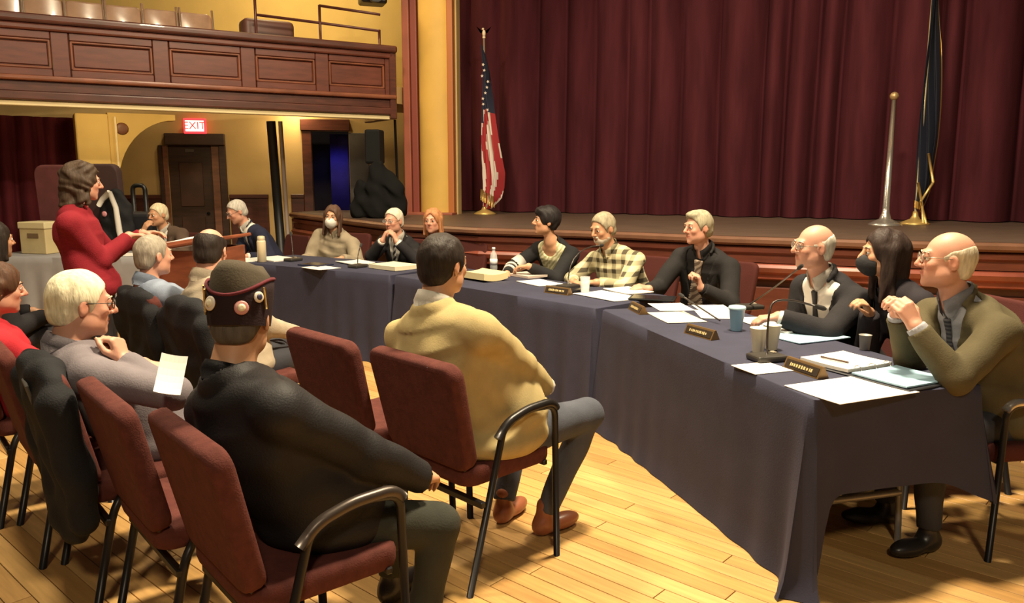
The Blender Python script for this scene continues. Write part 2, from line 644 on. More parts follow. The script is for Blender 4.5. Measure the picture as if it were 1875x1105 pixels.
# ---- proscenium pilaster
pl, pr = aty(732, 300, 10.6), aty(834, 300, 10.6)
STZ = 1.04
pil = thing('trim_3', 'yellow lit pilaster with red brown edges beside the stage curtain', None, ((pl.x + pr.x) / 2, 10.75, STZ), R(-12), kind='structure')
PW = pr.x - pl.x
M_pily = mat('ochre_plaster', (.66, .40, .09), rough=.6, var=.08, scale=3)
M_pilr = mat('red_brown_paint', (.30, .085, .05), rough=.5, var=.15, scale=3)
def pbx(name, x0, x1, y0, y1, z0, z1, m, bev=.01):
    bm = BM(); box(bm, (PW * ((x0 + x1) / 2 - .5), (y0 + y1) / 2, (z0 + z1) / 2), (PW * (x1 - x0), y1 - y0, z1 - z0), bev=bev, seg=2)
    return obj(name, bm, m, pil)
pbx('back_strip', 0, 1, .12, .3, -.2, 5, M_cream_d)
pbx('edge_moulding', .03, .16, 0, .14, .0, 5, M_pilr)
pbx('edge_moulding', .17, .29, .03, .14, .0, 5, mat('red_brown_deep', (.22, .05, .035), rough=.5))
bm = BM(); lathe(bm, [(PW * .31, 0), (PW * .31, 4.9)], 28)
for v in bm.verts:
    v.co.y = v.co.y * .7 + .1
    v.co.x += PW * .11
obj('half_round_shaft', bm, M_pily, pil, smooth=True, auto=40)
pbx('edge_moulding', .86, .97, .0, .14, .0, 5, mat('orange_brown_paint', (.42, .14, .04), rough=.5))
pbx('plinth', .05, .98, -.13, .3, -.2, .03, M_pilr)

# ---- stage
stage_path = [(-3.1, 11.4), (-2.15, 10.0), (-1.3, 8.75), (-.31, 8.05), (.5, 7.72), (1.09, 7.45), (1.9, 6.95), (3.0, 6.5), (4.2, 6.15), (6.6, 5.6)]
stage = thing('stage', 'raised stage with mahogany mouldings behind the panel', 'stage', (0, 8, 0))
def sobj(name, bm, m):
    bmesh.ops.translate(bm, vec=(0, -8, 0), verts=bm.verts)
    return obj(name, bm, m, stage)
bm = BM()
pp = stage_path + [(6.6, 8.9), (-1.05, 12.3), (-2.9, 11.95)]
bm.faces.new([bm.verts.new((x, y, STZ)) for x, y in pp])
bm2 = sobj('stage_floor', bm, M_stage)
bm = BM(); extrude_path(bm, stage_path, [(-.02, STZ), (.07, STZ), (.095, STZ - .02), (.095, STZ - .05), (.07, STZ - .07), (.02, STZ - .07)])
sobj('stage_nosing', bm, mat('stage_edge_wood', (.15, .07, .04), rough=.4, var=.2, scale=4))
bm = BM(); extrude_path(bm, stage_path, [(.02, STZ - .07), (.06, STZ - .09), (.06, STZ - .13), (.035, STZ - .15), (.035, STZ - .22), (.0, STZ - .22)])
sobj('fascia_moulding', bm, M_mahog)
bm = BM(); extrude_path(bm, stage_path, [(.0, STZ - .22), (.055, STZ - .235), (.075, STZ - .26), (.055, STZ - .30), (.02, STZ - .32), (.02, STZ - .36), (-.06, STZ - .38)])
sobj('fascia_moulding', bm, mat('mahogany_red', (.24, .06, .035), rough=.35, var=.3, scale=4))
bm = BM(); extrude_path(bm, stage_path, [(-.06, STZ - .38), (-.06, .12), (-.03, .12), (-.03, 0)])
sobj('stage_front', bm, M_mahog_d)
for i in range(2, len(stage_path) - 1):
    a, b = Vector(stage_path[i]), Vector(stage_path[i + 1])
    d = (b - a)
    n = max(1, round(d.length / .75))
    for k in range(n):
        c = a + d * ((k + .5) / n)
        nrm = Vector((d.y, -d.x)).normalized()
        bm = BM()
        c2 = c + nrm * -.045
        box(bm, (c2.x, c2.y, .38), (d.length / n - .12, .03, .44), rot=rotz(math.atan2(d.y, d.x)), bev=.01, seg=1)
        sobj('front_panel', bm, M_mahog)

# ---- main curtain
CA, CB = Vector((-.95, 12.0, 0)), Vector((7.0, 8.5, 0))


def drape(name, A, B, z0, z1, folds, amp, m, label, cat, seed=1, dx=.02, parent=None, bulge=0):
    rr = random.Random(seed)
    d = (B - A); L = d.length; d.normalize()
    n = Vector((d.y, -d.x, 0))
    N = int(L / dx)
    # uneven fold phases
    knots = [0]
    while knots[-1] < L: knots.append(knots[-1] + L / folds * rr.uniform(.55, 1.5))
    amps = [amp * rr.uniform(.5, 1.25) for _ in knots]
    zs = np.linspace(0, 1, 9)
    bm = BM(); rows = []
    for j, tz in enumerate(zs):
        r_ = []
        k = 0
        for i in range(N + 1):
            s = L * i / N
            ss = s + .03 * math.sin(3 * tz + 1.7 * s) * tz
            while k < len(knots) - 2 and ss > knots[k + 1]: k += 1
            while k > 0 and ss < knots[k]: k -= 1
            ph = (ss - knots[k]) / max(.01, knots[k + 1] - knots[k])
            w = abs(math.sin(PI * ph)) ** .75
            off = amps[k] * w * (.75 + .25 * (1 - tz)) + .008 * math.sin(17 * s)
            p = A + d * s + n * (off + bulge)
            r_.append(bm.verts.new((p.x, p.y, z0 + (z1 - z0) * tz)))
        rows.append(r_)
    for j in range(len(rows) - 1):
        for i in range(N):
            f = bm.faces.new([rows[j][i], rows[j][i + 1], rows[j + 1][i + 1], rows[j + 1][i]])
            f.smooth = True
    o = obj(name, bm, m, parent)
    return meta(o, label, cat) if label else o


drape('stage_curtain', CA, CB, STZ + .01, 5.2, 21, .30, M_curt, 'tall dark maroon pleated curtain closing the stage', 'curtain', seed=11)
bm = BM(); a = CA + Vector((-.2, .4, 0)); b = CB + Vector((.4, .4, 0)); dd = b - a
box(bm, ((a.x + b.x) / 2, (a.y + b.y) / 2, 3.1), (dd.length, .1, 4.2), rot=rotz(math.atan2(dd.y, dd.x)))
obj('wall_stage', bm, mat('stage_black', (.02, .012, .014), rough=.9))['kind'] = 'structure'
# curtain under the balcony at far left
ca, cb = aty(-160, 300, 9.3), aty(146, 300, 10.3)
drape('side_curtain', Vector((ca.x, ca.y, 0)), Vector((cb.x, cb.y, 0)), .02, 2.28, 11, .14, M_curt2, 'dark maroon curtain hanging under the balcony at far left', 'curtain', seed=5)
# =================================================================== FIGURES: smooth-union fields meshed with surface nets
f32 = np.float32
V3 = lambda *a: np.array(a, dtype=float)


def nrm(v):
    v = np.asarray(v, float)
    return v / max(1e-9, np.linalg.norm(v))


def p_cone(a, b, ra, rb, cut=None):
    a, b = np.asarray(a, float), np.asarray(b, float)
    m = max(ra, rb)
    def fn(X, Y, Z):
        ba = b - a
        L2 = max(1e-9, ba @ ba)
        x, y, z = X - f32(a[0]), Y - f32(a[1]), Z - f32(a[2])
        t = np.clip((x * f32(ba[0]) + y * f32(ba[1]) + z * f32(ba[2])) / f32(L2), 0, 1)
        d = np.sqrt((x - t * f32(ba[0])) ** 2 + (y - t * f32(ba[1])) ** 2 + (z - t * f32(ba[2])) ** 2) - (f32(ra) + t * f32(rb - ra))
        if cut is not None:                       # flat end at b
            u = nrm(ba)
            q = b + u * cut
            d = np.maximum(d, (X - f32(q[0])) * f32(u[0]) + (Y - f32(q[1])) * f32(u[1]) + (Z - f32(q[2])) * f32(u[2]))
        return d
    return np.minimum(a, b) - m, np.maximum(a, b) + m, fn


def p_ell(c, r, A=None):
    c, r = np.asarray(c, float), np.asarray(r, float)
    A = np.eye(3) if A is None else np.asarray(A, float)
    ext = np.sqrt(((A * r) ** 2).sum(1))
    def fn(X, Y, Z):
        x, y, z = X - f32(c[0]), Y - f32(c[1]), Z - f32(c[2])
        k0 = k1 = f32(0)
        for i in range(3):
            q = x * f32(A[0, i]) + y * f32(A[1, i]) + z * f32(A[2, i])
            k0 = k0 + (q / f32(r[i])) ** 2
            k1 = k1 + (q / f32(r[i] ** 2)) ** 2
        k0 = np.sqrt(k0)
        return k0 * (k0 - 1) / np.maximum(np.sqrt(k1), f32(1e-4))
    return c - ext, c + ext, fn


def p_loft(C, L, F, W, H, cap=.05):
    C = [np.asarray(c, float) for c in C]
    m = max(max(W), max(H)) + cap
    lo = np.min(C, 0) - m
    hi = np.max(C, 0) + m
    def fn(X, Y, Z):
        best = None
        n = len(C)
        for i in range(n - 1):
            ba = C[i + 1] - C[i]
            L2 = max(1e-9, ba @ ba)
            u = ba / math.sqrt(L2)
            x, y, z = X - f32(C[i][0]), Y - f32(C[i][1]), Z - f32(C[i][2])
            tr = (x * f32(ba[0]) + y * f32(ba[1]) + z * f32(ba[2])) / f32(L2)
            t = np.clip(tr, 0, 1)
            l0, l1, f0, f1 = L[i], L[i + 1], F[i], F[i + 1]
            lm = nrm((l0 + l1) / 2)
            fm = nrm((f0 + f1) / 2)
            qu = x * f32(lm[0]) + y * f32(lm[1]) + z * f32(lm[2]) - t * f32(ba @ lm)
            qv = x * f32(fm[0]) + y * f32(fm[1]) + z * f32(fm[2]) - t * f32(ba @ fm)
            ax = (tr - t) * f32(math.sqrt(L2))
            w = f32(W[i]) + t * f32(W[i + 1] - W[i])
            h = f32(H[i]) + t * f32(H[i + 1] - H[i])
            k0 = np.sqrt((qu / w) ** 2 + (qv / h) ** 2 + (ax / f32(cap)) ** 2)
            k1 = np.sqrt((qu / w ** 2) ** 2 + (qv / h ** 2) ** 2 + (ax / f32(cap ** 2)) ** 2)
            d = k0 * (k0 - 1) / np.maximum(k1, f32(1e-3))
            best = d if best is None else np.minimum(best, d)
        return best
    return lo, hi, fn


def p_box(c, A, s):
    """oriented box, half sizes s"""
    c, A, s = np.asarray(c, float), np.asarray(A, float), np.asarray(s, float)
    ext = (np.abs(A) * s).sum(1)
    def fn(X, Y, Z):
        x, y, z = X - f32(c[0]), Y - f32(c[1]), Z - f32(c[2])
        d = None
        for i in range(3):
            q = np.abs(x * f32(A[0, i]) + y * f32(A[1, i]) + z * f32(A[2, i])) - f32(s[i])
            d = q if d is None else np.maximum(d, q)
        return d
    return c - ext, c + ext, fn


def p_wedge(o, lat, fwd, up, ang, height, depth=.4):
    """V-shaped prism opening upwards from o, only in front (fwd)"""
    o = np.asarray(o, float)
    ca, sa = math.cos(ang), math.sin(ang)
    def fn(X, Y, Z):
        x, y, z = X - f32(o[0]), Y - f32(o[1]), Z - f32(o[2])
        a = np.abs(x * f32(lat[0]) + y * f32(lat[1]) + z * f32(lat[2]))
        v = x * f32(fwd[0]) + y * f32(fwd[1]) + z * f32(fwd[2])
        u = x * f32(up[0]) + y * f32(up[1]) + z * f32(up[2])
        return np.maximum(np.maximum(a * f32(ca) - u * f32(sa), -v), u - f32(height))
    m = height + .1
    return o - m, o + m, fn


def field_mesh(name, ops, h, m, parent=None, noise=None, color=None, lo=None, hi=None):
    """ops: list of (mode, prim, k); '+' smooth union, '-' smooth subtraction, '&' smooth intersection"""
    plo = np.min([p[0] for md, p, k in ops if md == '+'], 0) - 2.5 * h - .01
    phi = np.max([p[1] for md, p, k in ops if md == '+'], 0) + 2.5 * h + .01
    if lo is not None: plo = np.maximum(plo, lo)
    if hi is not None: phi = np.minimum(phi, hi)
    n = np.ceil((phi - plo) / h).astype(int) + 1
    ax = [(plo[i] + h * np.arange(n[i])).astype(f32) for i in range(3)]
    F = np.full(n, .3, f32)
    for md, (a, b, fn), k in ops:
        mg = max(k, 0) + 2 * h
        i0 = np.clip(np.floor((a - mg - plo) / h).astype(int), 0, n)
        i1 = np.clip(np.ceil((b + mg - plo) / h).astype(int) + 1, 0, n)
        if md == '&':
            i0, i1 = np.zeros(3, int), n
        if (i1 <= i0).any(): continue
        sl = tuple(slice(i0[j], i1[j]) for j in range(3))
        X = ax[0][sl[0]][:, None, None]
        Y = ax[1][sl[1]][None, :, None]
        Z = ax[2][sl[2]][None, None, :]
        d = fn(X, Y, Z)
        A = F[sl]
        if md == '+':
            if k > 0:
                hh = np.clip(.5 + .5 * (A - d) / f32(k), 0, 1)
                F[sl] = A * (1 - hh) + d * hh - f32(k) * hh * (1 - hh)
            else:
                F[sl] = np.minimum(A, d)
        else:
            e = -d if md == '-' else d
            if k > 0:
                hh = np.clip(.5 - .5 * (A - e) / f32(k), 0, 1)
                F[sl] = A * (1 - hh) + e * hh + f32(k) * hh * (1 - hh)
            else:
                F[sl] = np.maximum(A, e)
    if noise:
        idx = np.nonzero(np.abs(F) < .04)
        X, Y, Z = ax[0][idx[0]], ax[1][idx[1]], ax[2][idx[2]]
        F[idx] += noise(X, Y, Z).astype(f32)
    # ---- surface nets
    S = F < 0
    c = np.zeros(tuple(n - 1), np.int8)
    for dx in (0, 1):
        for dy in (0, 1):
            for dz in (0, 1):
                c += S[dx:n[0] - 1 + dx, dy:n[1] - 1 + dy, dz:n[2] - 1 + dz]
    act = np.nonzero((c > 0) & (c < 8))
    N = len(act[0])
    if N == 0:
        return None
    vid = np.full(tuple(n - 1), -1, np.int32)
    vid[act] = np.arange(N)
    I = np.stack(act, 1)
    corners = [(x, y, z) for x in (0, 1) for y in (0, 1) for z in (0, 1)]
    val = {q: F[I[:, 0] + q[0], I[:, 1] + q[1], I[:, 2] + q[2]] for q in corners}
    acc = np.zeros((N, 3), f32)
    cnt = np.zeros(N, f32)
    for q in corners:
        for k in range(3):
            if q[k] == 0:
                q2 = list(q); q2[k] = 1; q2 = tuple(q2)
                a, b = val[q], val[q2]
                mk = (a < 0) != (b < 0)
                t = np.where(mk, a / np.where(mk, a - b, 1), 0)
                for j in range(3):
                    acc[:, j] += mk * (q[j] + (t if j == k else 0))
                cnt += mk
    P = plo + h * (I + acc / cnt[:, None])
    faces = []
    for k in range(3):
        a_, b_ = (k + 1) % 3, (k + 2) % 3
        s0 = [slice(None)] * 3; s1 = [slice(None)] * 3
        s0[k] = slice(0, n[k] - 1); s1[k] = slice(1, n[k])
        ch = S[tuple(s0)] != S[tuple(s1)]
        e = np.nonzero(ch)
        E = np.stack(e, 1)
        ok = (E[:, a_] > 0) & (E[:, b_] > 0) & (E[:, a_] < n[a_] - 1) & (E[:, b_] < n[b_] - 1)
        E = E[ok]
        inside = S[E[:, 0], E[:, 1], E[:, 2]]
        q = []
        for da, db in ((-1, -1), (0, -1), (0, 0), (-1, 0)):
            G = E.copy(); G[:, a_] += da; G[:, b_] += db
            q.append(vid[G[:, 0], G[:, 1], G[:, 2]])
        q = np.stack(q, 1)
        q[~inside] = q[~inside][:, ::-1]
        faces.append(q)
    Fc = np.concatenate(faces)
    me = bpy.data.meshes.new(name)
    me.vertices.add(N)
    me.vertices.foreach_set('co', P.astype(f32).ravel())
    nf = len(Fc)
    me.loops.add(nf * 4)
    me.loops.foreach_set('vertex_index', Fc.astype(np.int32).ravel())
    me.polygons.add(nf)
    me.polygons.foreach_set('loop_start', np.arange(0, nf * 4, 4, dtype=np.int32))
    me.polygons.foreach_set('loop_total', np.full(nf, 4, np.int32))
    me.polygons.foreach_set('use_smooth', np.ones(nf, bool))
    me.update(calc_edges=True)
    if color is not None:
        ca = me.color_attributes.new('Col', 'FLOAT_COLOR', 'POINT')
        cc = np.ones((N, 4), f32)
        cc[:, :3] = color(P)
        ca.data.foreach_set('color', cc.ravel())
    for mm in (m if isinstance(m, (list, tuple)) else [m]):
        me.materials.append(mm)
    o = bpy.data.objects.new(name, me)
    return link(o, parent)


def folds(amp, seed=0, sx=1.0):
    r = random.Random(seed)
    p = [r.uniform(0, 6.28) for _ in range(8)]
    def fn(X, Y, Z):
        a = np.sin(17 * sx * (X + .5 * Y) + 3 * np.sin(8 * Z + p[0]) + p[1]) * np.sin(13 * sx * Z + 2.2 * np.sin(9 * X + p[2]) + p[3])
        b = np.sin(31 * sx * (Z + .6 * X) + 2.5 * np.sin(11 * Y + p[4]) + p[5]) * np.sin(19 * sx * Y + p[6])
        return amp * (a + .6 * b)
    return fn


def strands(amp, seed=0, fz=30, fx=70):
    r = random.Random(seed)
    p = [r.uniform(0, 6.28) for _ in range(6)]
    def fn(X, Y, Z):
        return amp * (np.sin(fx * X + 4 * np.sin(fz * .5 * Z + p[0]) + p[1]) * np.sin(fx * .9 * Y + 3 * np.sin(fz * .4 * Z + p[2]) + p[3]) + .7 * np.sin(fz * Z + 3 * np.sin(20 * (X + Y)) + p[4]))
    return fn


def Rax(axis, ang):
    return np.array(Matrix.Rotation(ang, 3, axis))


def ik(S, T, l1, l2, pole):
    S, T = np.asarray(S, float), np.asarray(T, float)
    d = T - S
    L = np.linalg.norm(d)
    if L > (l1 + l2) * .999:
        T = S + d / L * (l1 + l2) * .999
        d = T - S; L = np.linalg.norm(d)
    L = max(L, abs(l1 - l2) + .02)
    u = nrm(d)
    a = (l1 * l1 - l2 * l2 + L * L) / (2 * L)
    h = math.sqrt(max(0, l1 * l1 - a * a))
    p = np.asarray(pole, float)
    p = nrm(p - u * (p @ u))
    return S + u * a + p * h, T


def hand_ops(w, d, n, curl, right, sc=1.0, k=.004, spread=.0, thumb=0.5):
    d = nrm(d)
    n = np.asarray(n, float); n = nrm(n - d * (n @ d))
    s = np.cross(d, n) * (1 if right else -1)
    ops = []
    W = np.asarray(w, float)
    offs = [.027, .009, -.009, -.026]
    mets = [.086, .089, .084, .076]
    segs = [(.042, .026, .021), (.047, .029, .022), (.043, .027, .021), (.033, .021, .019)]
    for i in range(4):
        kn = W + (d * mets[i] + s * offs[i]) * sc
        ops.append(('+', p_cone(W + s * offs[i] * .55 * sc + d * .012 * sc, kn, .0155 * sc, .0115 * sc), .010))
    for i in range(4):
        p = W + (d * mets[i] + s * offs[i]) * sc
        ang = 0
        c = curl[i] if isinstance(curl, (list, tuple)) else curl
        for j in range(3):
            ang += c * R((62, 88, 58)[j]) + R(4)
            dirn = d * math.cos(ang) + n * math.sin(ang) + s * (offs[i] * spread * 12)
            q = p + nrm(dirn) * segs[i][j] * sc
            r0 = (.0102, .0092, .0084, .0074)[j] * sc
            r1 = (.0092, .0084, .0074)[j] * sc
            ops.append(('+', p_cone(p, q, r0, r1), k))
            p = q
    p = W + (d * .022 + s * .02 + n * .006) * sc
    t1 = nrm(d * .75 + s * (.75 - .35 * thumb) + n * (.15 + .5 * thumb))
    q = p + t1 * .046 * sc
    ops.append(('+', p_cone(p, q, .0155 * sc, .0125 * sc), .008))
    t2 = nrm(d * .95 + s * (.25 - .5 * thumb) + n * (.15 + .45 * thumb))
    q2 = q + t2 * .034 * sc
    ops.append(('+', p_cone(q, q2, .0118 * sc, .0105 * sc), k))
    t3 = nrm(d * .95 + s * (.1 - .6 * thumb) + n * (.1 + .4 * thumb))
    ops.append(('+', p_cone(q2, q2 + t3 * .027 * sc, .0105 * sc, .0085 * sc), k))
    return ops


SKIN = dict(fair=(.62, .36, .22), warm=(.56, .29, .16), pink=(.60, .30, .20), tan=(.48, .25, .13))


def person(P):
    """P: dict of pose and dress. Local frame: root on the floor under the hips, +y the way the body faces."""
    az = R(P['az'])
    hx, hy = P['hip']
    root = thing('person', P['label'], 'person', (hx, hy, P.get('floor', 0)), -az, P.get('group'))
    Rw = np.array(Matrix.Rotation(az, 3, 'Z'))            # world -> local directions
    rp = V3(hx, hy, 0)
    loc = lambda p: Rw @ (np.asarray(p, float) - rp)
    ldir = lambda d: Rw @ np.asarray(d, float)
    q = P.get('q', .009)
    sc = P.get('s', 1.0)
    fem = P.get('fem', False)
    wf = P.get('w', .94 if fem else 1.0)
    bel = P.get('belly', 0.0)
    seat = P.get('hipz', .545)
    hs = P.get('hs', 1.0) * (.96 if fem else 1.0)         # head size

    # ---- head placement (world target -> local)
    hc = loc(P['head'])
    Hy = R(P.get('haz', P['az'])) - az                    # head azimuth relative to the body
    HR = Rax('Z', -Hy) @ Rax('X', -R(P.get('hp', 0))) @ Rax('Y', R(P.get('hr', 0)))
    tw = R(P.get('twist', 0))                             # shoulder twist (deg, + = to the right)
    Rt = Rax('Z', -tw)
    hp = lambda x, y, z: hc + HR @ (np.array([x, y, z]) * hs)

    # ---- spine
    hip = V3(P.get('hipdx', 0), 0, seat)
    fw0 = V3(0, 1, 0)
    sh_f = Rt @ fw0
    neckv = nrm((HR @ V3(0, -.35, -1)) * .5 + V3(0, -.25, -1) * .5)
    NB = hc + neckv * .165 * hs + V3(0, -.015, 0)
    bulge = P.get('bulge', .05)
    mid = (hip + NB) / 2 - nrm(sh_f + fw0) * bulge
    ts = [-.12, 0, .2, .4, .6, .76, .88, .97]
    base = nrm(mid - hip)
    B = lambda t: hip * (1 - t) ** 2 + mid * 2 * t * (1 - t) + NB * t * t
    C = [B(t) if t >= 0 else hip + base * t * .5 for t in ts]
    Cl, Ll, Fl = [], [], []
    lean_r = R(P.get('shroll', 0))
    for i, t in enumerate(ts):
        a = C[min(i + 1, len(C) - 1)] - C[max(i - 1, 0)]
        a = nrm(a)
        ang = -tw * max(0, min(1, t))
        l = Rax('Z', ang) @ Rax('Y', lean_r * max(0, min(1, t * 1.2))) @ V3(1, 0, 0)
        l = nrm(l - a * (l @ a))
        f = np.cross(a, l)
        Ll.append(l); Fl.append(f)
    if fem:
        W = [.165, .175, .150, .138, .148, .152, .115, .062]
        H = [.11, .125, .105, .100, .118, .105, .078, .056]
    else:
        W = [.165, .172, .163, .160, .172, .176, .135, .066]
        H = [.11, .125, .118, .115, .122, .112, .085, .060]
    W = [w * wf * sc for w in W]
    H = [h_ * (wf * .5 + .5) * sc for h_ in H]
    H = [h_ + bel * (.4, .8, 1, .9, .5, .15, 0, 0)[i] for i, h_ in enumerate(H)]
    Cb = [c + Fl[i] * bel * .45 * (.5, 1, 1, .8, .4, .1, 0, 0)[i] for i, c in enumerate(C)]
    # ---- shoulders and arms
    it = 5
    shw = (.158 if fem else .178) * wf * sc
    Sj = {}
    for sd in (1, -1):
        sr = P.get('shrug', 0)
        Sj[sd] = C[it] + (C[6] - C[it]) * .35 + Ll[it] * shw * sd + V3(0, 0, -.012 + sr) + Fl[it] * P.get('shfwd', .0)
    LU, LF = .295 * sc * P.get('arm', 1), .255 * sc * P.get('arm', 1)
    arms = {}
    for sd, key in ((1, 'RH'), (-1, 'LH')):
        hnd = P.get(key)
        if hnd is None:
            T = hip + V3(.13 * sd, .34, .10)
            hd, hn, cu = V3(-.25 * sd, 1, -.15), V3(0, 0, -1), .25
            pole = V3(.5 * sd, -.8, -.6)
        else:
            T = loc(hnd['at'])
            hd = ldir(hnd.get('d', (0, 1, 0))); hn = ldir(hnd.get('n', (0, 0, -1))); cu = hnd.get('curl', .3)
            pole = ldir(hnd['pole']) if 'pole' in hnd else V3(.6 * sd, -.5, -.8)
        if hnd and 'el' in hnd:
            pole = loc(hnd['el']) - (Sj[sd] + T) / 2
        E, T = ik(Sj[sd], T, LU, LF, pole)
        arms[sd] = (Sj[sd], E, T, hd, hn, cu, (hnd or {}).get('thumb', .5), (hnd or {}).get('spread', 0))
    ra = (.050, .040, .038, .027) if fem else (.056, .045, .043, .030)
    ra = [r * (wf * .6 + .4) for r in ra]

    skin = SKIN[P.get('skin', 'warm')]
    lip = tuple(c * k for c, k in zip(skin, (.85, .55, .55)))
    skm = mat('skin_' + P.get('skin', 'warm'), skin, rough=.5, bump=.03, bscale=120, attr=True)

    # ---- body: one continuous mesh (trunk, neck, head, arms, hands)
    ops = [('+', p_loft(Cb, Ll, Fl, [w * .96 for w in W], [h_ * .95 for h_ in H], .06), 0)]
    for sd in (1, -1):
        S, E, T, hd, hn, cu, th, sp = arms[sd]
        ops.append(('+', p_cone(C[6], S, .05, ra[0]), .04))
        ops.append(('+', p_cone(S, E, ra[0], ra[1]), .02))
        ops.append(('+', p_cone(E, T, ra[2], ra[3]), .015))
    ops.append(('+', p_cone(hp(0, -.02, -.055), NB + V3(0, .005, -.02), .050 * hs * (.9 if fem else 1.03) * P.get('neck', 1), .056 * (.88 if fem else 1.03) * P.get('neck', 1)), .025))
    E3 = lambda x, y, z, a, b, c_, rot=None: p_ell(hp(x, y, z), np.array([a, b, c_]) * hs, HR if rot is None else HR @ rot)
    ops += [('+', E3(0, -.014, .028, .074, .095, .089), .02),
            ('+', E3(0, .022, -.03, .0615, .066, .075), .025),
            ('+', E3(0, .040, -.072, .047, .045, .040), .025),
            ('+', E3(0, .072, -.098, .020, .017, .016), .018)]
    j = P.get('jowl', 0)
    for sd in (1, -1):
        ops.append(('+', E3(.047 * sd, .008, -.062, .020 + j, .032 + j, .030 + j), .022))
        ops.append(('+', E3(.039 * sd, .064, -.020, .020, .018, .019), .018))
    ops.append(('+', p_cone(hp(-.033, .080, .030), hp(.033, .080, .030), .011 * hs, .011 * hs), .012))
    for sd in (1, -1):
        ops.append(('-', E3(.031 * sd, .101, .011, .020, .018, .0125), .010))
        ops.append(('+', p_ell(hp(.031 * sd, .0765, .0150), np.full(3, .0155 * hs)), .003))
    nz = P.get('nose', 1.0)
    ops.append(('+', p_cone(hp(0, .088, .020), hp(0, .088 + .025 * nz, -.022), .0085 * hs, .0125 * hs), .010))
    for sd in (1, -1):
        ops.append(('+', E3(.012 * sd, .096, -.027, .009, .011, .008), .006))
    ops.append(('+', p_cone(hp(-.022, .0800, -.0555), hp(0, .0905, -.0525), .0045 * hs, .0055 * hs), .008))
    ops.append(('+', p_cone(hp(.022, .0800, -.0555), hp(0, .0905, -.0525), .0045 * hs, .0055 * hs), .008))
    ops.append(('+', p_cone(hp(-.014, .0835, -.0645), hp(.014, .0835, -.0645), .0055 * hs, .0055 * hs), .008))
    ops.append(('-', p_cone(hp(-.025, .087, -.0585), hp(.025, .087, -.0585), .0024 * hs, .0024 * hs), .004))
    if P.get('ears', True):
        for sd in (1, -1):
            er = Rax('Z', sd * .35) @ Rax('X', -.2)
            ops.append(('+', E3(.078 * sd, -.010, -.004, .009, .020, .033, er), .006))
            ops.append(('-', E3(.090 * sd, -.004, .000, .008, .011, .019, er), .006))
    for sd in (1, -1):
        S, E, T, hd, hn, cu, th, sp = arms[sd]
        ops += hand_ops(T, hd, hn, cu, sd == 1, (.92 if fem else 1.0) * P.get('hsc', 1), thumb=th, spread=sp)
    lc0, lc1 = hp(0, .091, -.053), hp(0, .089, -.0645)
    ux = HR @ V3(1, 0, 0)
    stub = P.get('beard')
    jawc = hp(0, .055, -.085)
    dh = P.get('dhair')
    def color(X):
        c = np.tile(np.array(skin), (len(X), 1))
        d = X - (lc0 + lc1) / 2
        lx = d @ ux
        rr = np.linalg.norm(d - np.outer(lx, ux), axis=1)
        t = np.clip(1.4 - (rr / .0115) ** 2, 0, 1) * (np.abs(lx) < .024)
        c = c * (1 - t[:, None] * .8) + np.array(lip) * (t[:, None] * .8)
        # flush of cheeks, nose and ears
        for q_ in (hp(.045, .07, -.03), hp(-.045, .07, -.03), hp(0, .113, -.022), hp(.085, -.01, 0), hp(-.085, -.01, 0)):
            w_ = np.exp(-((X - q_) ** 2).sum(1) / .022 ** 2)[:, None] * .45
            c = c * (1 - w_) + np.array(skin) * np.array([1.08, .72, .66]) * w_
        return np.clip(c, 0, 1)
    field_mesh('body', ops, P.get('qb', q), skm, root, color=color)

    # ---- eyes
    if P.get('eyes', True):
        me_w = mat('eye_white', (.75, .72, .66), rough=.2)
        me_i = mat('eye_iris', (.05, .035, .025), rough=.15)
        for sd in (1, -1):
            bm = BM()
            bmesh.ops.create_uvsphere(bm, u_segments=12, v_segments=8, radius=.0132 * hs)
            Mt = Matrix((HR @ np.array([[1, 0, 0], [0, 0, 1], [0, -1, 0]])).tolist())
            for f in bm.faces:
                f.smooth = True
                if f.calc_center_median().z > .0095 * hs: f.material_index = 1
            bmesh.ops.rotate(bm, matrix=Mt, verts=bm.verts)
            bmesh.ops.translate(bm, vec=Vector(hp(.031 * sd, .0785, .0085)), verts=bm.verts)
            obj('eye', bm, [me_w, me_i], root)
    # ---- hair
    hst = P.get('hair', 'short')
    hcol = P.get('hcol', (.35, .33, .30))
    hm = mat('hair_%02x%02x%02x' % tuple(int(c * 255) for c in hcol), hcol, rough=.55, var=.25, scale=60, stretch=(1, 1, .25), bump=.4, bscale=90, spec=.2)
    ho = []
    th_ = P.get('hth', .010)
    na, nfz, nfx = .0013, 40, 90
    if hst in ('short', 'ring', 'crop'):
        ho = [('+', E3(0, -.016, .030, .074 + th_, .096 + th_, .090 + th_), 0),
              ('+', E3(0, -.058, -.030, .062 + th_ * .5, .046 + th_, .058), .02)]
        if P.get('quiff'):
            ho.append(('+', E3(0, .045, .095, .055, .045, .028), .02))
        fy = P.get('hline', .0)
        ho.append(('-', E3(0, .112 - fy, -.026, .120, .100, .112), .008))
        for sd in (1, -1):
            ho.append(('-', E3(.092 * sd, -.004, -.022, .030, .026, .042), .008))
        ho.append(('&', p_box(hp(0, 0, .08), HR, np.array([.3, .3, .155]) * hs), .01))
        if hst == 'ring':
            ho.append(('-', E3(0, .015, .118, .092, .122, .092), .010))
    elif hst == 'bald':
        ho = [('+', E3(0, -.018, .022, .077, .099, .085), 0), ('+', E3(0, -.058, -.030, .062, .046, .058), .02),
              ('-', E3(0, .112, -.035, .120, .105, .108), .008), ('-', E3(0, .05, .105, .10, .150, .105), .01)]
        for sd in (1, -1):
            ho.append(('-', E3(.092 * sd, -.004, -.022, .030, .026, .042), .008))
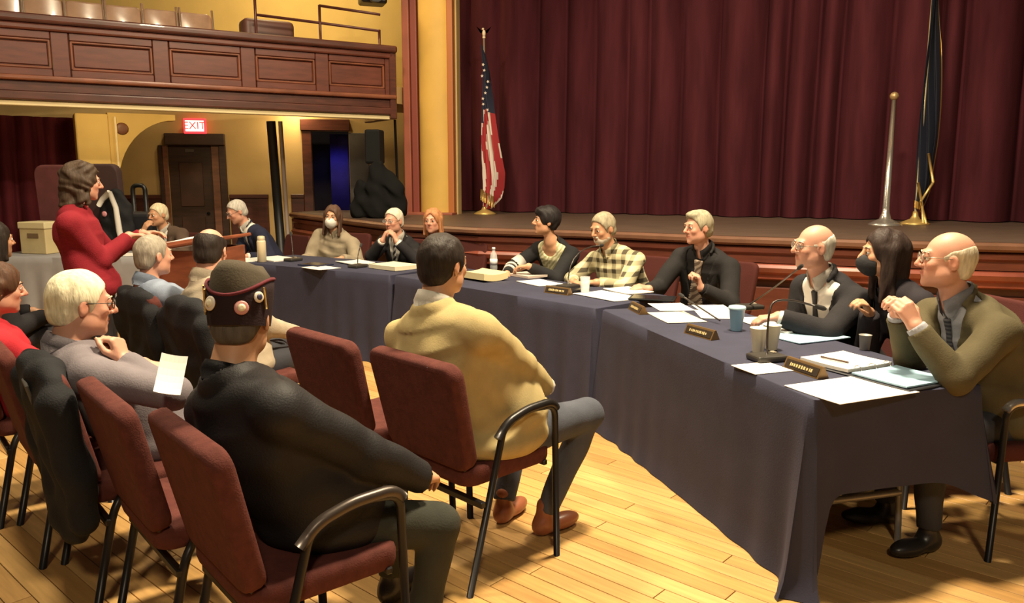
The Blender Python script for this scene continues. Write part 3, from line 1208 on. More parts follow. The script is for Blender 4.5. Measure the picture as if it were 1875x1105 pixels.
        ho.append(('&', p_box(hp(0, 0, .08), HR, np.array([.3, .3, .155]) * hs), .01))
    elif hst in ('long', 'wavy', 'bob'):
        ln = P.get('hlen', .17)
        t_ = .013 if hst != 'wavy' else .019
        ho = [('+', E3(0, -.018, .034, .078 + t_, .098 + t_, .092 + t_), 0)]
        for sd in (1, -1):
            ho.append(('+', p_cone(hp(.070 * sd, -.02, .02), hp(.080 * sd, -.035, -ln), .030 * hs, .024 * hs), .03))
            if P.get('curtain', True):
                ho.append(('+', p_cone(hp(.072 * sd, .015, .03), hp(.086 * sd, .010, -ln * .95), .017 * hs, .016 * hs), .02))
        ho.append(('+', p_cone(hp(0, -.07, .02), hp(0, -.085, -ln), .072 * hs, .055 * hs), .04))
        ho.append(('-', E3(0, .118, -.045, .080, .108, .130), .008))
        ho.append(('-', p_cone(hp(.008, .09, .115), hp(.008, -.06, .155), .012 * hs, .012 * hs), .012))
        ho.append(('-', p_cone(hp(0, .0, -.10), hp(0, .02, -.3), .05 * hs, .06 * hs), .01))
        na, nfz, nfx = (.006, 55, 60) if hst == 'wavy' else (.0036, 18, 95)
    elif hst == 'pixie':
        ho = [('+', E3(0, -.020, .036, .076 + .018, .098 + .018, .090 + .020), 0), ('+', E3(0, -.062, -.02, .066, .046, .062), .02),
              ('+', E3(.0, .05, .085, .07, .05, .035), .03), ('-', E3(0, .116, -.045, .090, .094, .112), .01),
              ('&', p_box(hp(0, 0, .09), HR, np.array([.3, .3, .16]) * hs), .01)]
        na = .003
    if ho:
        field_mesh('hair', ho, max(.005, q * .8), hm, root, noise=strands(na, P.get('seed', 1), nfz, nfx))
    if hst != 'none' and P.get('brows', True):
        bm = BM()
        for sd in (1, -1):
            tube(bm, [hp(.014 * sd, .0945, .029), hp(.030 * sd, .0925, .034), hp(.047 * sd, .078, .029)], [.0024, .0034, .0016], 6)
        o = obj('eyebrows', bm, mat('brow_' + hm.name, tuple(c * .8 for c in hcol), rough=.8), root)
    if P.get('beard'):
        bo = [('+', E3(0, .040, -.074, .054, .052, .048), 0), ('+', E3(.047, .01, -.062, .022, .034, .034), .02), ('+', E3(-.047, .01, -.062, .022, .034, .034), .02),
              ('+', p_cone(hp(-.02, .088, -.043), hp(.02, .088, -.043), .008 * hs, .008 * hs), .01),
              ('-', E3(0, .095, -.058, .020, .02, .011), .004), ('-', E3(0, .06, .02, .1, .1, .055), .006)]
        field_mesh('beard', bo, max(.005, q * .8), hm if not P.get('bcol') else mat('beard_hair', P['bcol'], rough=.7), root, noise=strands(.002, 3, 60, 90))
    # ---- spectacles
    if P.get('glasses'):
        gm = mat('glasses_' + P['glasses'], (.03, .025, .02) if P['glasses'] == 'dark' else (.35, .28, .2), rough=.3, metal=.6)
        bm = BM()
        for sd in (1, -1):
            ring = [hp(.033 * sd + .0245 * math.cos(a) * (1 if abs(math.cos(a)) < .8 else .96), .1005 - .004 * abs(math.cos(a)) * (1 if math.cos(a) * sd > 0 else 0), .008 + .0185 * math.sin(a)) for a in [2 * PI * k_ / 14 for k_ in range(14)]]
            tube(bm, ring, .0017 * hs, 5, closed=True)
            tube(bm, [hp(.057 * sd, .096, .012), hp(.074 * sd, .07, .014), hp(.081 * sd, -.005, .012), hp(.080 * sd, -.025, -.004)], .0017 * hs, 5)
        tube(bm, bez(hp(-.010, .1005, .012), hp(0, .104, .018), hp(.010, .1005, .012), 4), .0016 * hs, 5)
        g = obj('spectacles', bm, gm, root)
        lm = mat('lens_glass', (.9, .9, .88), rough=.02, alpha=.10)
        for sd in (1, -1):
            bm = BM()
            for yy in (.1003, .1013):
                vs = [bm.verts.new(hp(.033 * sd + .0235 * math.cos(a), yy, .008 + .0175 * math.sin(a))) for a in [2 * PI * k_ / 14 for k_ in range(14)]]
                bm.faces.new(vs if yy > .101 else vs[::-1])
            bmesh.ops.bridge_loops(bm, edges=[e for e in bm.edges])
            obj('lens', bm, lm, g)
    # ---- face mask
    if P.get('mask'):
        mm_ = mat('mask_' + P['mask'], (.80, .76, .68) if P['mask'] == 'white' else (.015, .014, .016), rough=.8, bump=.2, bscale=80)
        mo = [('+', E3(0, .050, -.055, .062, .068, .066), 0), ('+', E3(0, .092, -.045, .026, .034, .035), .03),
              ('-', E3(0, .02, .08, .2, .2, .09), .008), ('-', p_box(hp(0, -.09, -.05), HR, np.array([.2, .12, .2]) * hs), .01)]
        mk = field_mesh('face_mask', mo, max(.005, q * .7), mm_, root)
        bm = BM()
        for sd in (1, -1):
            tube(bm, [hp(.058 * sd, .034, -.035), hp(.077 * sd, .005, -.005), hp(.083 * sd, -.02, -.01)], .0022, 5)
        obj('ear_loop', bm, mm_, root)

    # ================= clothing
    top = P.get('top', {})
    st = top.get('style', 'suit')
    seed = P.get('seed', 1)
    hcl = P.get('qc', q * 1.2)
    N_ = V3(0, 0, 0) + nrm(NB - C[5])
    nfw = Fl[7]

    def torso_ops(inf, sleeves=True, arm_inf=None, hem=-.12, cuff=0.0, sl_len=1.0, only=False):
        ai = inf if arm_inf is None else arm_inf
        o_ = [('+', p_loft(Cb, Ll, Fl, [w + inf for w in W], [h_ + inf for h_ in H], .05 + inf), 0)]
        for sd in (1, -1):
            S, E, T = arms[sd][:3]
            o_.append(('+', p_cone(C[6] + (C[7] - C[6]) * .3, S, .046 + inf * .6, ra[0] + ai * .9), .04))
        if only: o_ = []
        if sleeves:
            for sd in (1, -1):
                S, E, T = arms[sd][:3]
                o_.append(('+', p_cone(S, E, ra[0] + ai, ra[1] + ai * 1.15), .022))
                T2 = E + (T - E) * sl_len
                o_.append(('+', p_cone(E, T2, ra[2] + ai * 1.25, (ra[3] if sl_len > .9 else ra[2]) + ai * .95, cut=-.012 - cuff), .016))
        return o_

    def front(t, x, off=0.0):
        """point on the front of the chest at spine fraction t, lateral fraction x of the half width"""
        i = 0
        while i < len(ts) - 2 and t > ts[i + 1]: i += 1
        a = (t - ts[i]) / (ts[i + 1] - ts[i])
        c = Cb[i] * (1 - a) + Cb[i + 1] * a
        w = W[i] * (1 - a) + W[i + 1] * a
        h_ = H[i] * (1 - a) + H[i + 1] * a
        return c + Ll[i] * (w + off) * x + Fl[i] * (h_ + off) * math.sqrt(max(0, 1 - x * x))

    neck_cut = p_cone(NB - N_ * .02, NB + N_ * .25 + nfw * .02, .058 if not fem else .055, .10)
    neck_low = p_cone(NB - N_ * .05 + nfw * .06, NB + N_ * .15 + nfw * .2, .065, .15)

    def collar(inf, hgt, m, name='collar', flare=.012):
        """folded shirt collar round the neck, open at the front"""
        bm = BM()
        rings = []
        ax = nrm(hp(0, -.02, -.055) - NB)
        lt = nrm(Ll[7] - ax * (Ll[7] @ ax)); fo = np.cross(ax, lt)
        r0 = (.060 * (P.get('neck', 1) * .7 + .3) if not fem else .054) + inf
        ks = 22
        for zz, rr_ in ((hgt, -.004), (hgt + .004, .003), (hgt * .35, flare * .55), (-.006, flare * .7), (-.034, -.002)):
            rr2 = []
            for k_ in range(ks + 1):
                a = R(-90 + 16) + R(360 - 32) * k_ / ks       # opening at the front (+y): start just right of front
                a = R(90 + 12) + R(360 - 24) * k_ / ks
                fr = max(0, math.sin(a)) ** 2
                z2 = zz - .030 * fr - (.012 * fr if zz < hgt * .5 else 0)
                p = NB + ax * (z2 + .012) + lt * math.cos(a) * (r0 + rr_) + fo * math.sin(a) * (r0 * 1.02 + rr_ + .012 * fr)
                rr2.append(bm.verts.new(p))
            rings.append(rr2)
        for i in range(len(rings) - 1):
            for k_ in range(ks):
                f = bm.faces.new([rings[i][k_], rings[i][k_ + 1], rings[i + 1][k_ + 1], rings[i + 1][k_]])
                f.smooth = True
        bmesh.ops.solidify(bm, geom=bm.faces[:], thickness=.003)
        return obj(name, bm, m, root)

    if st == 'suit':
        jm = top['mat']
        shm = top.get('shirt', mat('white_shirt', (.72, .68, .60), rough=.7))
        jo = torso_ops(.017, sleeves=False, arm_inf=.016)
        jo.append(('+', p_ell(C[1] + V3(0, .0, -.02), (W[1] + .03, H[1] + .03 + bel * .6, .10)), .03))
        jo.append(('-', neck_cut, .004))
        tv = top.get('v', .34)
        vo = front(tv, 0) - Fl[3] * .20
        up = nrm(C[6] - C[3])
        jo.append(('-', p_wedge(vo, Ll[4], np.cross(up, Ll[4]) * 1, up, R(top.get('vang', 12)), .62), .003))
        jo += torso_ops(.017, arm_inf=.016, cuff=.008, only=True)
        tn = math.tan(R(top.get('vang', 12)))
        # collar roll behind the neck
        ax_ = nrm(hp(0, -.02, -.055) - NB)
        pr = None
        for k_ in range(9):
            a = R(20) - R(220) * k_ / 8
            p = NB + ax_ * (.012 - .03 * max(0, math.sin(a))) + Ll[7] * math.cos(a) * .076 + Fl[7] * math.sin(a) * .076
            if pr is not None: jo.append(('+', p_cone(pr, p, .011, .011), .008))
            pr = p
        field_mesh('jacket', jo, hcl, jm, root, noise=folds(P.get('fold', .0026), seed))
        # lapels: ribbons along the opening, with a notch
        tl = np.linspace(tv + .005, .93, 12)
        for sd in (1, -1):
            bm = BM(); rowi = []; rowo = []
            for i_, t in enumerate(tl):
                hgt = max(0, np.dot(B(t) - B(tv), up))
                xi = max(.002, hgt * tn) - .004
                u_ = i_ / 11
                lw = .012 + .055 * math.sin(min(1, u_ * 1.25) * PI * .62)
                if u_ > .80: lw *= .72 if u_ < .9 else .95
                ws = np.interp(t, ts, W) + .017
                rowi.append(bm.verts.new(front(t, min(.93, xi / ws) * sd, .0175)))
                rowo.append(bm.verts.new(front(t, min(.97, (xi + lw) / ws) * sd, .0240)))
            for i_ in range(11):
                f = bm.faces.new([rowi[i_], rowo[i_], rowo[i_ + 1], rowi[i_ + 1]])
                f.smooth = True
            bmesh.ops.recalc_face_normals(bm, faces=bm.faces[:])
            bmesh.ops.solidify(bm, geom=bm.faces[:], thickness=.006 * (1 if sd > 0 else 1))
            obj('lapel', bm, jm, root)
        so = torso_ops(.006, arm_inf=.008, cuff=-.012)
        so.append(('-', neck_cut, .004))
        field_mesh('shirt', so, hcl, shm, root, noise=folds(.001, seed + 5))
        collar(.004, .034, shm, 'shirt_collar')
        if top.get('tie') is not None:
            pts, lt, fd, ww, hh2 = [], [], [], [], []
            for i_, t in enumerate(np.linspace(.93, tv - .04, 9)):
                idx = min(range(len(ts)), key=lambda n_: abs(ts[n_] - t))
                pts.append(front(t, 0, .012)); lt.append(Ll[min(idx, 6)]); fd.append(Fl[min(idx, 6)])
                ww.append((.018, .013, .017, .022, .026, .030, .033, .035, .036)[i_] * top.get('tiew', 1)); hh2.append((.014, .008, .007, .006, .006, .006, .006, .006, .005)[i_])
            field_mesh('necktie', [('+', p_loft(pts, lt, fd, ww, hh2, .006), 0)], max(.004, hcl * .6), top['tie'], root)
        if top.get('tie') == None and top.get('bow'):
            p = NB + nfw * .075 + N_ * .0
            field_mesh('bow_tie', [('+', p_ell(p + Ll[7] * .025, (.026, .012, .018)), 0), ('+', p_ell(p - Ll[7] * .025, (.026, .012, .018)), .004), ('+', p_ell(p, (.010, .014, .012)), .004)], .005, top['bow'], root)
        if top.get('button'):
            pass
    elif st in ('shirt', 'sweater', 'jacket', 'tee'):
        jm = top['mat']
        inf = {'shirt': .012, 'sweater': .016, 'jacket': .024, 'tee': .012}[st]
        jo = torso_ops(inf, arm_inf=inf * .9, sl_len=top.get('sleeve', 1.0))
        jo.append(('+', p_ell(C[1] + V3(0, 0, -.02), (W[1] + .015 + inf * .5, H[1] + .015 + inf * .5 + bel * .7, .09)), .03))
        jo.append(('-', neck_cut, .005))
        if top.get('scoop'):
            jo.append(('-', neck_low, .01))
        field_mesh(top.get('name', {'shirt': 'shirt', 'sweater': 'sweater', 'jacket': 'jacket', 'tee': 'shirt'}[st]), jo, hcl, jm, root, noise=folds(P.get('fold', .0035), seed))
        if st in ('shirt', 'jacket'):
            collar(top.get('cinf', .006 if st == 'shirt' else .012), top.get('ch', .034), top.get('cmat', jm), 'shirt_collar' if st == 'shirt' else 'jacket_collar', flare=.014)
    elif st == 'cardigan':
        jo = torso_ops(.018, sleeves=False, arm_inf=.015)
        jo.append(('+', p_ell(C[1] + V3(0, 0, -.02), (W[1] + .03, H[1] + .03, .09)), .03))
        jo.append(('-', neck_cut, .005))
        vo = front(.1, 0) - Fl[3] * .13
        up = nrm(C[6] - C[3])
        jo.append(('-', p_wedge(vo, Ll[4], np.cross(up, Ll[4]), up, R(top.get('vang', 13)), .55), .006))
        jo += torso_ops(.018, arm_inf=.015, only=True)
        field_mesh('cardigan', jo, hcl, top['mat'], root, noise=folds(.003, seed))
        so = torso_ops(.006, sleeves=False)
        so += [('-', neck_cut, .005), ('-', neck_low, .01)]
        field_mesh('blouse', so, hcl, top['under'], root, noise=folds(.003, seed + 2))
    # ---- trousers and shoes
    if P.get('legs', True):
        tm = P.get('trousers', mat('dark_trousers', (.03, .03, .038), rough=.8, bump=.15, bscale=90))
        sm = P.get('shoes', mat('black_shoe', (.02, .017, .015), rough=.35))
        qq = P.get('ql', max(q, .011))
        to = []
        stand = P.get('stand', False)
        lg = P.get('legpose', {})
        ft = []
        to.append(('+', p_ell(hip + V3(0, -.01, -.01), (W[1] * 1.02, H[1] * 1.05 + bel * .3, .115)), 0))
        for sd in (1, -1):
            hj = hip + V3(.088 * sd * wf, .0, -.03)
            g = lg.get(sd, {})
            if stand:
                kn = hip + V3(.09 * sd, .04, -.43); an = V3(.10 * sd + hip[0], .0, .085)
            else:
                kn = V3(hip[0] + g.get('kx', .14) * sd, g.get('ky', .43), g.get('kz', .50))
                an = V3(hip[0] + g.get('fx', .14) * sd, g.get('fy', .40), .085)
            fdir = nrm(V3(g.get('tx', .2) * sd, 1, 0))
            to.append(('+', p_cone(hj, kn, .092 * (wf * .6 + .4), .066), .04))
            to.append(('+', p_cone(kn, an, .064, .047, cut=-.02), .02))
            ft.append((an, fdir, sd))
        field_mesh('trousers', to, qq, tm, root, noise=folds(.004, seed + 9))
        for an, fd_, sd in ft:
            sdv = V3(fd_[1], -fd_[0], 0)
            A = np.stack([sdv, fd_, V3(0, 0, 1)], 1)
            g0 = V3(an[0], an[1], 0)
            so = [('+', p_ell(g0 + fd_ * -.01 + V3(0, 0, .045), (.040, .055, .045), A), 0), ('+', p_ell(g0 + fd_ * .10 + V3(0, 0, .036), (.046, .10, .036), A), .03),
                  ('+', p_cone(an + V3(0, 0, -.02), an + V3(0, 0, .05), .040, .036), .03), ('-', p_box(g0 + V3(0, 0, -.05), np.eye(3), (.4, .4, .052)), .004)]
            field_mesh('shoe', so, qq * .8, sm, root)
    P['root'] = root
    P['hp'] = hp; P['HR'] = HR; P['front'] = front; P['hs'] = hs; P['arms'] = arms; P['NB'] = NB
    return root
# =================================================================== FURNITURE
M_chair = mat('maroon_upholstery', (.095, .027, .021), rough=.9, var=.18, scale=30, bump=.25, bscale=220, sheen=.1, spec=.2)
M_frame = mat('black_chair_frame', (.022, .019, .018), rough=.35, metal=.4)
M_armtube = mat('bronze_arm_tube', (.075, .058, .048), rough=.35, metal=.55)


def pillow(bm, wt, wb, h, th, cr, bow=0.0, n=6, mi=0):
    """rounded slab in the x/z plane (z 0..h), thickness along y, width wb at the bottom and wt at the top"""
    out = []
    for cx, cz, a0 in ((1, 0, -90), (1, 1, 0), (-1, 1, 90), (-1, 0, 180)):
        for k in range(n + 1):
            a = R(a0 + 90 * k / n)
            w = (wb if cz == 0 else wt) / 2 - cr
            out.append((cx * w + cr * math.cos(a), (h - cr if cz else cr) + cr * math.sin(a)))
    zc = h / 2
    rings = []
    prof = [(-.5, .80), (-.5, .90), (-.42, .965), (-.2, 1), (.2, 1), (.42, .965), (.5, .90), (.5, .80)]
    for ty, s in prof:
        rr = []
        for x, z in out:
            ins = (1 - s) * .16
            l = math.hypot(x, z - zc)
            k = 1 - ins / max(l, .01)
            xx, zz = x * k, zc + (z - zc) * k
            y = ty * th + bow * (xx / (wt / 2)) ** 2
            rr.append(bm.verts.new((xx, y, zz)))
        rings.append(rr)
    m = len(out)
    for i in range(len(rings) - 1):
        for k in range(m):
            f = bm.faces.new([rings[i][k], rings[i][(k + 1) % m], rings[i + 1][(k + 1) % m], rings[i + 1][k]])
            f.material_index = mi
    for rr, rev in ((rings[0], False), (rings[-1], True)):
        # fill as strips across so a bowed face stays smooth
        vs = rr if not rev else rr[::-1]
        bm.faces.new(vs[::-1])
    bmesh.ops.recalc_face_normals(bm, faces=bm.faces[:])
    return bm


def tilt(bm, ang, loc):
    bmesh.ops.rotate(bm, matrix=Matrix.Rotation(ang, 3, 'X'), verts=bm.verts)
    bmesh.ops.translate(bm, vec=loc, verts=bm.verts)


def chair(x, y, az, label, arm_r=False, arm_l=False, group=None, high=0, upm=None, frame=None, armm=None):
    t = thing('upholstered_chair', label, 'chair', (x, y, 0), -R(az), group)
    um = upm or M_chair
    fm = frame or M_frame
    bm = BM(); pillow(bm, .47, .47, .47, .075, .06)
    bmesh.ops.rotate(bm, matrix=Matrix.Rotation(-PI / 2, 3, 'X'), verts=bm.verts)
    bmesh.ops.translate(bm, vec=(0, -.23, .445), verts=bm.verts)
    obj('seat', bm, um, t, smooth=True, auto=50)
    bm = BM(); pillow(bm, .53, .50, .43 + high, .062, .055, bow=.015)
    tilt(bm, R(13), (0, -.215, .475))
    obj('backrest', bm, um, t, smooth=True, auto=50)
    for sd, arm in ((1, arm_r), (-1, arm_l)):
        xx = .263 * sd
        if arm:
            bm = BM(); tube(bm, fillet([(xx, -.245, .0), (xx, -.07, .615), (xx, -.02, .640)], .03), .0135, 10); obj('leg', bm, fm, t)
            bm = BM(); tube(bm, fillet([(xx, .10, .664), (xx, .215, .655), (xx, .235, 0)], .05, 6), .0135, 10); obj('leg', bm, fm, t)
            bm = BM(); tube(bm, fillet([(xx, -.10, .585), (xx, -.045, .640), (xx, .06, .668), (xx, .19, .672), (xx, .225, .640)], .035, 5), [.014] * 3 + [.018] * 16 + [.014] * 3 if False else .0175, 10); obj('armrest', bm, armm or M_armtube, t)
        else:
            bm = BM(); tube(bm, fillet([(xx, -.245, .0), (xx * .98, -.16, .38), (xx * .9, -.12, .43)], .05), .015, 10); obj('leg', bm, fm, t)
            bm = BM(); tube(bm, fillet([(xx, .215, 0), (xx * .98, .20, .40), (xx * .9, .15, .43)], .04), .015, 10); obj('leg', bm, fm, t)
    bm = BM()
    box(bm, (0, -.178, .345), (.54, .024, .026), bev=.004, seg=1)
    obj('rear_rail', bm, fm, t)
    bm = BM()
    box(bm, (0, .19, .41), (.48, .022, .022), bev=.004, seg=1)
    obj('front_rail', bm, fm, t)
    for sd in (1, -1):
        bm = BM(); box(bm, (.21 * sd, 0, .425), (.022, .40, .022), bev=.004, seg=1); obj('side_rail', bm, fm, t)
        bm = BM(); tube(bm, fillet([(.20 * sd, -.13, .425), (.20 * sd, -.205, .45), (.20 * sd, -.235, .60)], .03), .011, 8); obj('back_stay', bm, fm, t)
    return t


CAZ = 42.0
ROW = Vector((-math.cos(R(CAZ)), math.sin(R(CAZ)), 0))      # towards the left along a row
FWD = Vector((math.sin(R(CAZ)), math.cos(R(CAZ)), 0))
A0 = Vector((-.660, 2.25, 0))
B0 = Vector((-.165, 3.125, 0))
PITCHR = .545
rowA = [A0 + ROW * PITCHR * i for i in range(6)]
rowB = [B0 + ROW * .60 * i for i in range(6)]
G = 'maroon chairs of the audience rows'
la = ['maroon chair with bronze arm under the man in the black cap', 'empty maroon chair between the capped man and the white-haired man', 'maroon chair with a black coat hung over its back',
      'maroon chair at the left edge beside the black coat chair', 'maroon chair of the woman in red at the far left edge']
for i in range(5):
    chair(rowA[i].x, rowA[i].y, 50, la[i], arm_r=(i == 0), group=G)
lb = ['maroon chair with black arm under the man in the tan jacket', 'empty maroon chair left of the man in the tan jacket', 'maroon chair mostly hidden behind the black cap',
      'maroon chair of the bald man in the beige shirt', 'maroon chair of the grey-haired man in the blue shirt']
for i in (0, 1, 3, 4):
    chair(rowB[i].x, rowB[i].y, 46, lb[i], arm_r=(i == 0), group=G, armm=M_frame)

# ---- tables
M_cloth = mat('navy_tablecloth', (.027, .027, .054), rough=.85, var=.12, scale=6, bump=.12, bscale=150, sheen=.15)
M_cloth_l = mat('pale_grey_cloth', (.30, .29, .30), rough=.85, var=.08, scale=6)
TZ = .756


def table(label, c, M, L, Wd):
    """folding table under the cloth"""
    ang = math.atan2(M.y, M.x)
    t = thing('folding_table', label, 'table', (c.x, c.y, 0), ang)
    bm = BM(); box(bm, (0, 0, .728), (L - .02, Wd - .02, .035), bev=.008); obj('tabletop', bm, mat('laminate', (.35, .30, .22), rough=.5, var=.1), t)
    gm = mat('grey_tube', (.38, .36, .34), rough=.4, metal=.5)
    for sx in (1, -1):
        for sy in (1, -1):
            bm = BM(); tube(bm, fillet([(sx * (L / 2 - .28), sy * (Wd / 2 - .1), .71), (sx * (L / 2 - .24), sy * (Wd / 2 - .1), .02), (sx * (L / 2 - .24), sy * (Wd / 2 - .1), .0)], .02), .014, 8); obj('leg', bm, gm, t)
        bm = BM(); tube(bm, [(sx * (L / 2 - .25), -(Wd / 2 - .1), .22), (sx * (L / 2 - .25), Wd / 2 - .1, .22)], .016, 8); obj('crossbar', bm, gm, t)
    return t


def cloth(label, P, drops, cdrops, amps, m, group=None, seed=1, flare=None, z=TZ, cw=(.13, .13, .13, .13)):
    """P: four plan corners; drops[i]: fall along the edge P[i]->P[i+1]; cdrops: at the corners"""
    rr = random.Random(seed)
    P = [Vector((p.x, p.y, 0)) for p in P]
    cen = sum(P, Vector()) / 4
    if (P[1] - P[0]).cross(P[2] - P[1]).z < 0:
        raise ValueError('order')
    flare = flare or [.05] * 4
    per = []       # (pos, outward, drop, amp)
    n = 4
    rc = .022
    for i in range(n):
        a, b = P[i], P[(i + 1) % n]
        d = (b - a); L = d.length; d.normalize()
        out = Vector((d.y, -d.x, 0))
        N = max(8, int(L / .022))
        ph = rr.uniform(0, 6)
        for k in range(N):
            s = rc + (L - 2 * rc) * k / (N - 1)
            wa = math.exp(-(s / cw[i]) ** 2); wb = math.exp(-((L - s) / cw[(i + 1) % n]) ** 2)
            dr = drops[i] + (cdrops[i] - drops[i]) * wa + (cdrops[(i + 1) % n] - drops[i]) * wb
            f = .5 + .5 * math.sin(s * 2 * PI / .23 + ph + 1.3 * math.sin(s * 4.1 + ph))
            f = f * (.55 + .45 * math.sin(s * 3.3 + ph * 2))
            am = amps[i] * max(0, f) + .012
            am += flare[i] * wa + flare[(i + 1) % n] * wb
            o2 = (out - d * .55 * wa + d * .55 * wb)
            per.append((a + d * s, o2, dr, am))
        # rounded corner
        b2 = P[(i + 2) % n]
        d2 = (b2 - b).normalized(); out2 = Vector((d2.y, -d2.x, 0))
        for k in range(1, 5):
            t = k / 5
            o = (out * (1 - t) + out2 * t).normalized()
            cpos = b - d * rc + d2 * rc
            fo = .35 + .65 * abs(math.cos(PI * t))
            per.append((cpos + o * rc, o * 1.05, cdrops[(i + 1) % n], flare[(i + 1) % n] * fo * 1.15 + .012))
    bm = BM()
    rows = []
    top = [bm.verts.new((p.x + (cen - p).normalized().x * .012, p.y + (cen - p).normalized().y * .012, z)) for p, o, dr, am in per]
    rows.append(top)
    rows.append([bm.verts.new((p.x, p.y, z - .004)) for p, o, dr, am in per])
    K = 12
    for k in range(1, K + 1):
        t = k / K
        r_ = []
        for p, o, dr, am in per:
            dd = min(dr, z - .004)
            off = am * t ** 1.15 * (dd / .75) ** .5 + .004
            if dr > z - .02 and t > .9: off += (dr - z + .02) * .6 * (t - .9) / .1
            zz = z - .012 - (dd - .012) * t
            r_.append(bm.verts.new((p.x + o.x * off, p.y + o.y * off, max(.004, zz))))
        rows.append(r_)
    m_ = len(per)
    for i in range(len(rows) - 1):
        for k in range(m_):
            f = bm.faces.new([rows[i][k], rows[i + 1][k], rows[i + 1][(k + 1) % m_], rows[i][(k + 1) % m_]])
            f.smooth = True
    bm.faces.new(top)
    o = obj('tablecloth', bm, m)
    for p_ in o.data.polygons: p_.use_smooth = True
    o.data.set_sharp_from_angle(angle=R(60))
    return meta(o, label, 'tablecloth', group)


def quad(a, b, depth, g0=.0, g1=.0):
    d = (b - a).normalized()
    nrm_ = Vector((-d.y, d.x, 0))
    # depth direction = away from the audience (to the right / back)
    if nrm_.dot(Vector((.6, .8, 0))) < 0: nrm_ = -nrm_
    a2, b2 = a + d * g0, b - d * g1
    q = [a2, b2, b2 + nrm_ * depth, a2 + nrm_ * depth]
    if (q[1] - q[0]).cross(q[2] - q[1]).z < 0:
        q = [q[0], q[3], q[2], q[1]]
    return q, d, nrm_


T3a, T3b = Vector((1.106, 2.809, 0)), Vector((.55, 4.78, 0))
T2b = Vector((-.975, 6.434, 0))
T1b = Vector((-2.66, 7.50, 0))
tdat = []
# table 3 (right arm): order near-front, near-back, far-back, far-front
q3, d3, n3 = quad(T3a, T3b, .775)
tbl = [('folding table under the navy cloth at the right end of the panel', T3a, T3b), ('folding table under the middle navy cloth', T3b, T2b), ('folding table under the left navy cloth', T2b, T1b)]
q2, d2_, n2 = quad(T3b, T2b, .76, .05, .02)
q1, d1_, n1 = quad(T2b, T1b, .76, .03, .0)
for (lab, a, b), (q, d, nn) in zip(tbl, ((q3, d3, n3), (q2, d2_, n2), (q1, d1_, n1))):
    c = sum(q, Vector()) / 4
    L = max((q[1] - q[0]).length, (q[2] - q[1]).length)
    table(lab, c, d, L - .02, .74)
# q3 order is [near-front, near-back, far-back, far-front] (counter-clockwise)
cloth('navy tablecloth with open short end and a corner trailing on the floor', q3, [.375, .30, .74, .752], [.785, .46, .5, .752], [.020, .03, .02, .020], M_cloth, seed=3, flare=[.085, .10, .04, .05], cw=(.06, .11, .13, .13))
cloth('navy tablecloth hanging in folds on the middle table of the panel', q2, [.74, .30, .74, .752], [.752, .4, .4, .752], [.05, .03, .04, .055], M_cloth, seed=8, flare=[.06, .04, .04, .05])
cloth('navy tablecloth on the left table behind the capped man', q1, [.74, .30, .74, .752], [.752, .4, .4, .752], [.04, .03, .04, .04], M_cloth, seed=12)

# left side table with pale cloth
LTa, LTb = atz(392, 478, TZ), atz(20, 474, TZ)
LTa = Vector((-3.15, 7.75, 0)); LTb = Vector((-5.35, 7.95, 0))
ql, dl, nl = quad(LTa, LTb, .72)
table('folding table under the pale cloth at the left', sum(ql, Vector()) / 4, dl, 2.15, .70)
cloth('pale grey tablecloth on the side table behind the woman in red', ql, [.6, .3, .6, .70], [.7, .5, .5, .7], [.04] * 4, M_cloth_l, seed=21)

# lectern
t = thing('lectern', 'reddish wood lectern with papers beside the woman in the red sweater', 'lectern', (-2.22, 5.62, 0), -R(100))
M_lect = mat('lectern_wood', (.22, .065, .03), rough=.4, var=.3, scale=4, stretch=(1, 1, 5), coat=.2)
for sx in (1, -1):
    bm = BM(); box(bm, (.26 * sx, 0, .54), (.022, .40, 1.04), bev=.004); obj('side_panel', bm, M_lect, t)
bm = BM(); box(bm, (0, .19, .54), (.50, .022, 1.04), bev=.004); obj('front_panel', bm, M_lect, t)
bm = BM(); box(bm, (0, .203, .58), (.36, .012, .66), bev=.004); obj('raised_panel', bm, M_lect, t)
bm = BM(); box(bm, (0, 0, 1.095), (.62, .48, .025), rot=Matrix.Rotation(R(10), 3, 'X'), bev=.008); obj('desk_top', bm, M_lect, t)
bm = BM(); box(bm, (0, -.235, 1.075), (.60, .02, .05), rot=Matrix.Rotation(R(10), 3, 'X'), bev=.005); obj('desk_lip', bm, M_lect, t)
bm = BM(); box(bm, (0, 0, .5), (.50, .36, .02), bev=.003); obj('shelf', bm, M_lect, t)
bm = BM(); box(bm, (0, 0, .03), (.60, .46, .06), bev=.01); obj('plinth', bm, M_lect, t)
lect = t

# panel members' chairs
PCHAIR = dict(upm=mat('dark_maroon_upholstery', (.07, .018, .015), rough=.9, bump=.2, bscale=200, spec=.2))
# =================================================================== PEOPLE
def head_at(u, v, y, hs=1.0, drop=.118):
    p = aty(u, v, y)
    return (p.x, p.y, p.z - drop * hs)


def fab(name, col, **k):
    kw = dict(rough=.88, var=.10, scale=14, bump=.18, bscale=170, sheen=.0 if max(col) < .06 else .12, spec=.25)
    kw.update(k)
    return mat(name, col, **kw)


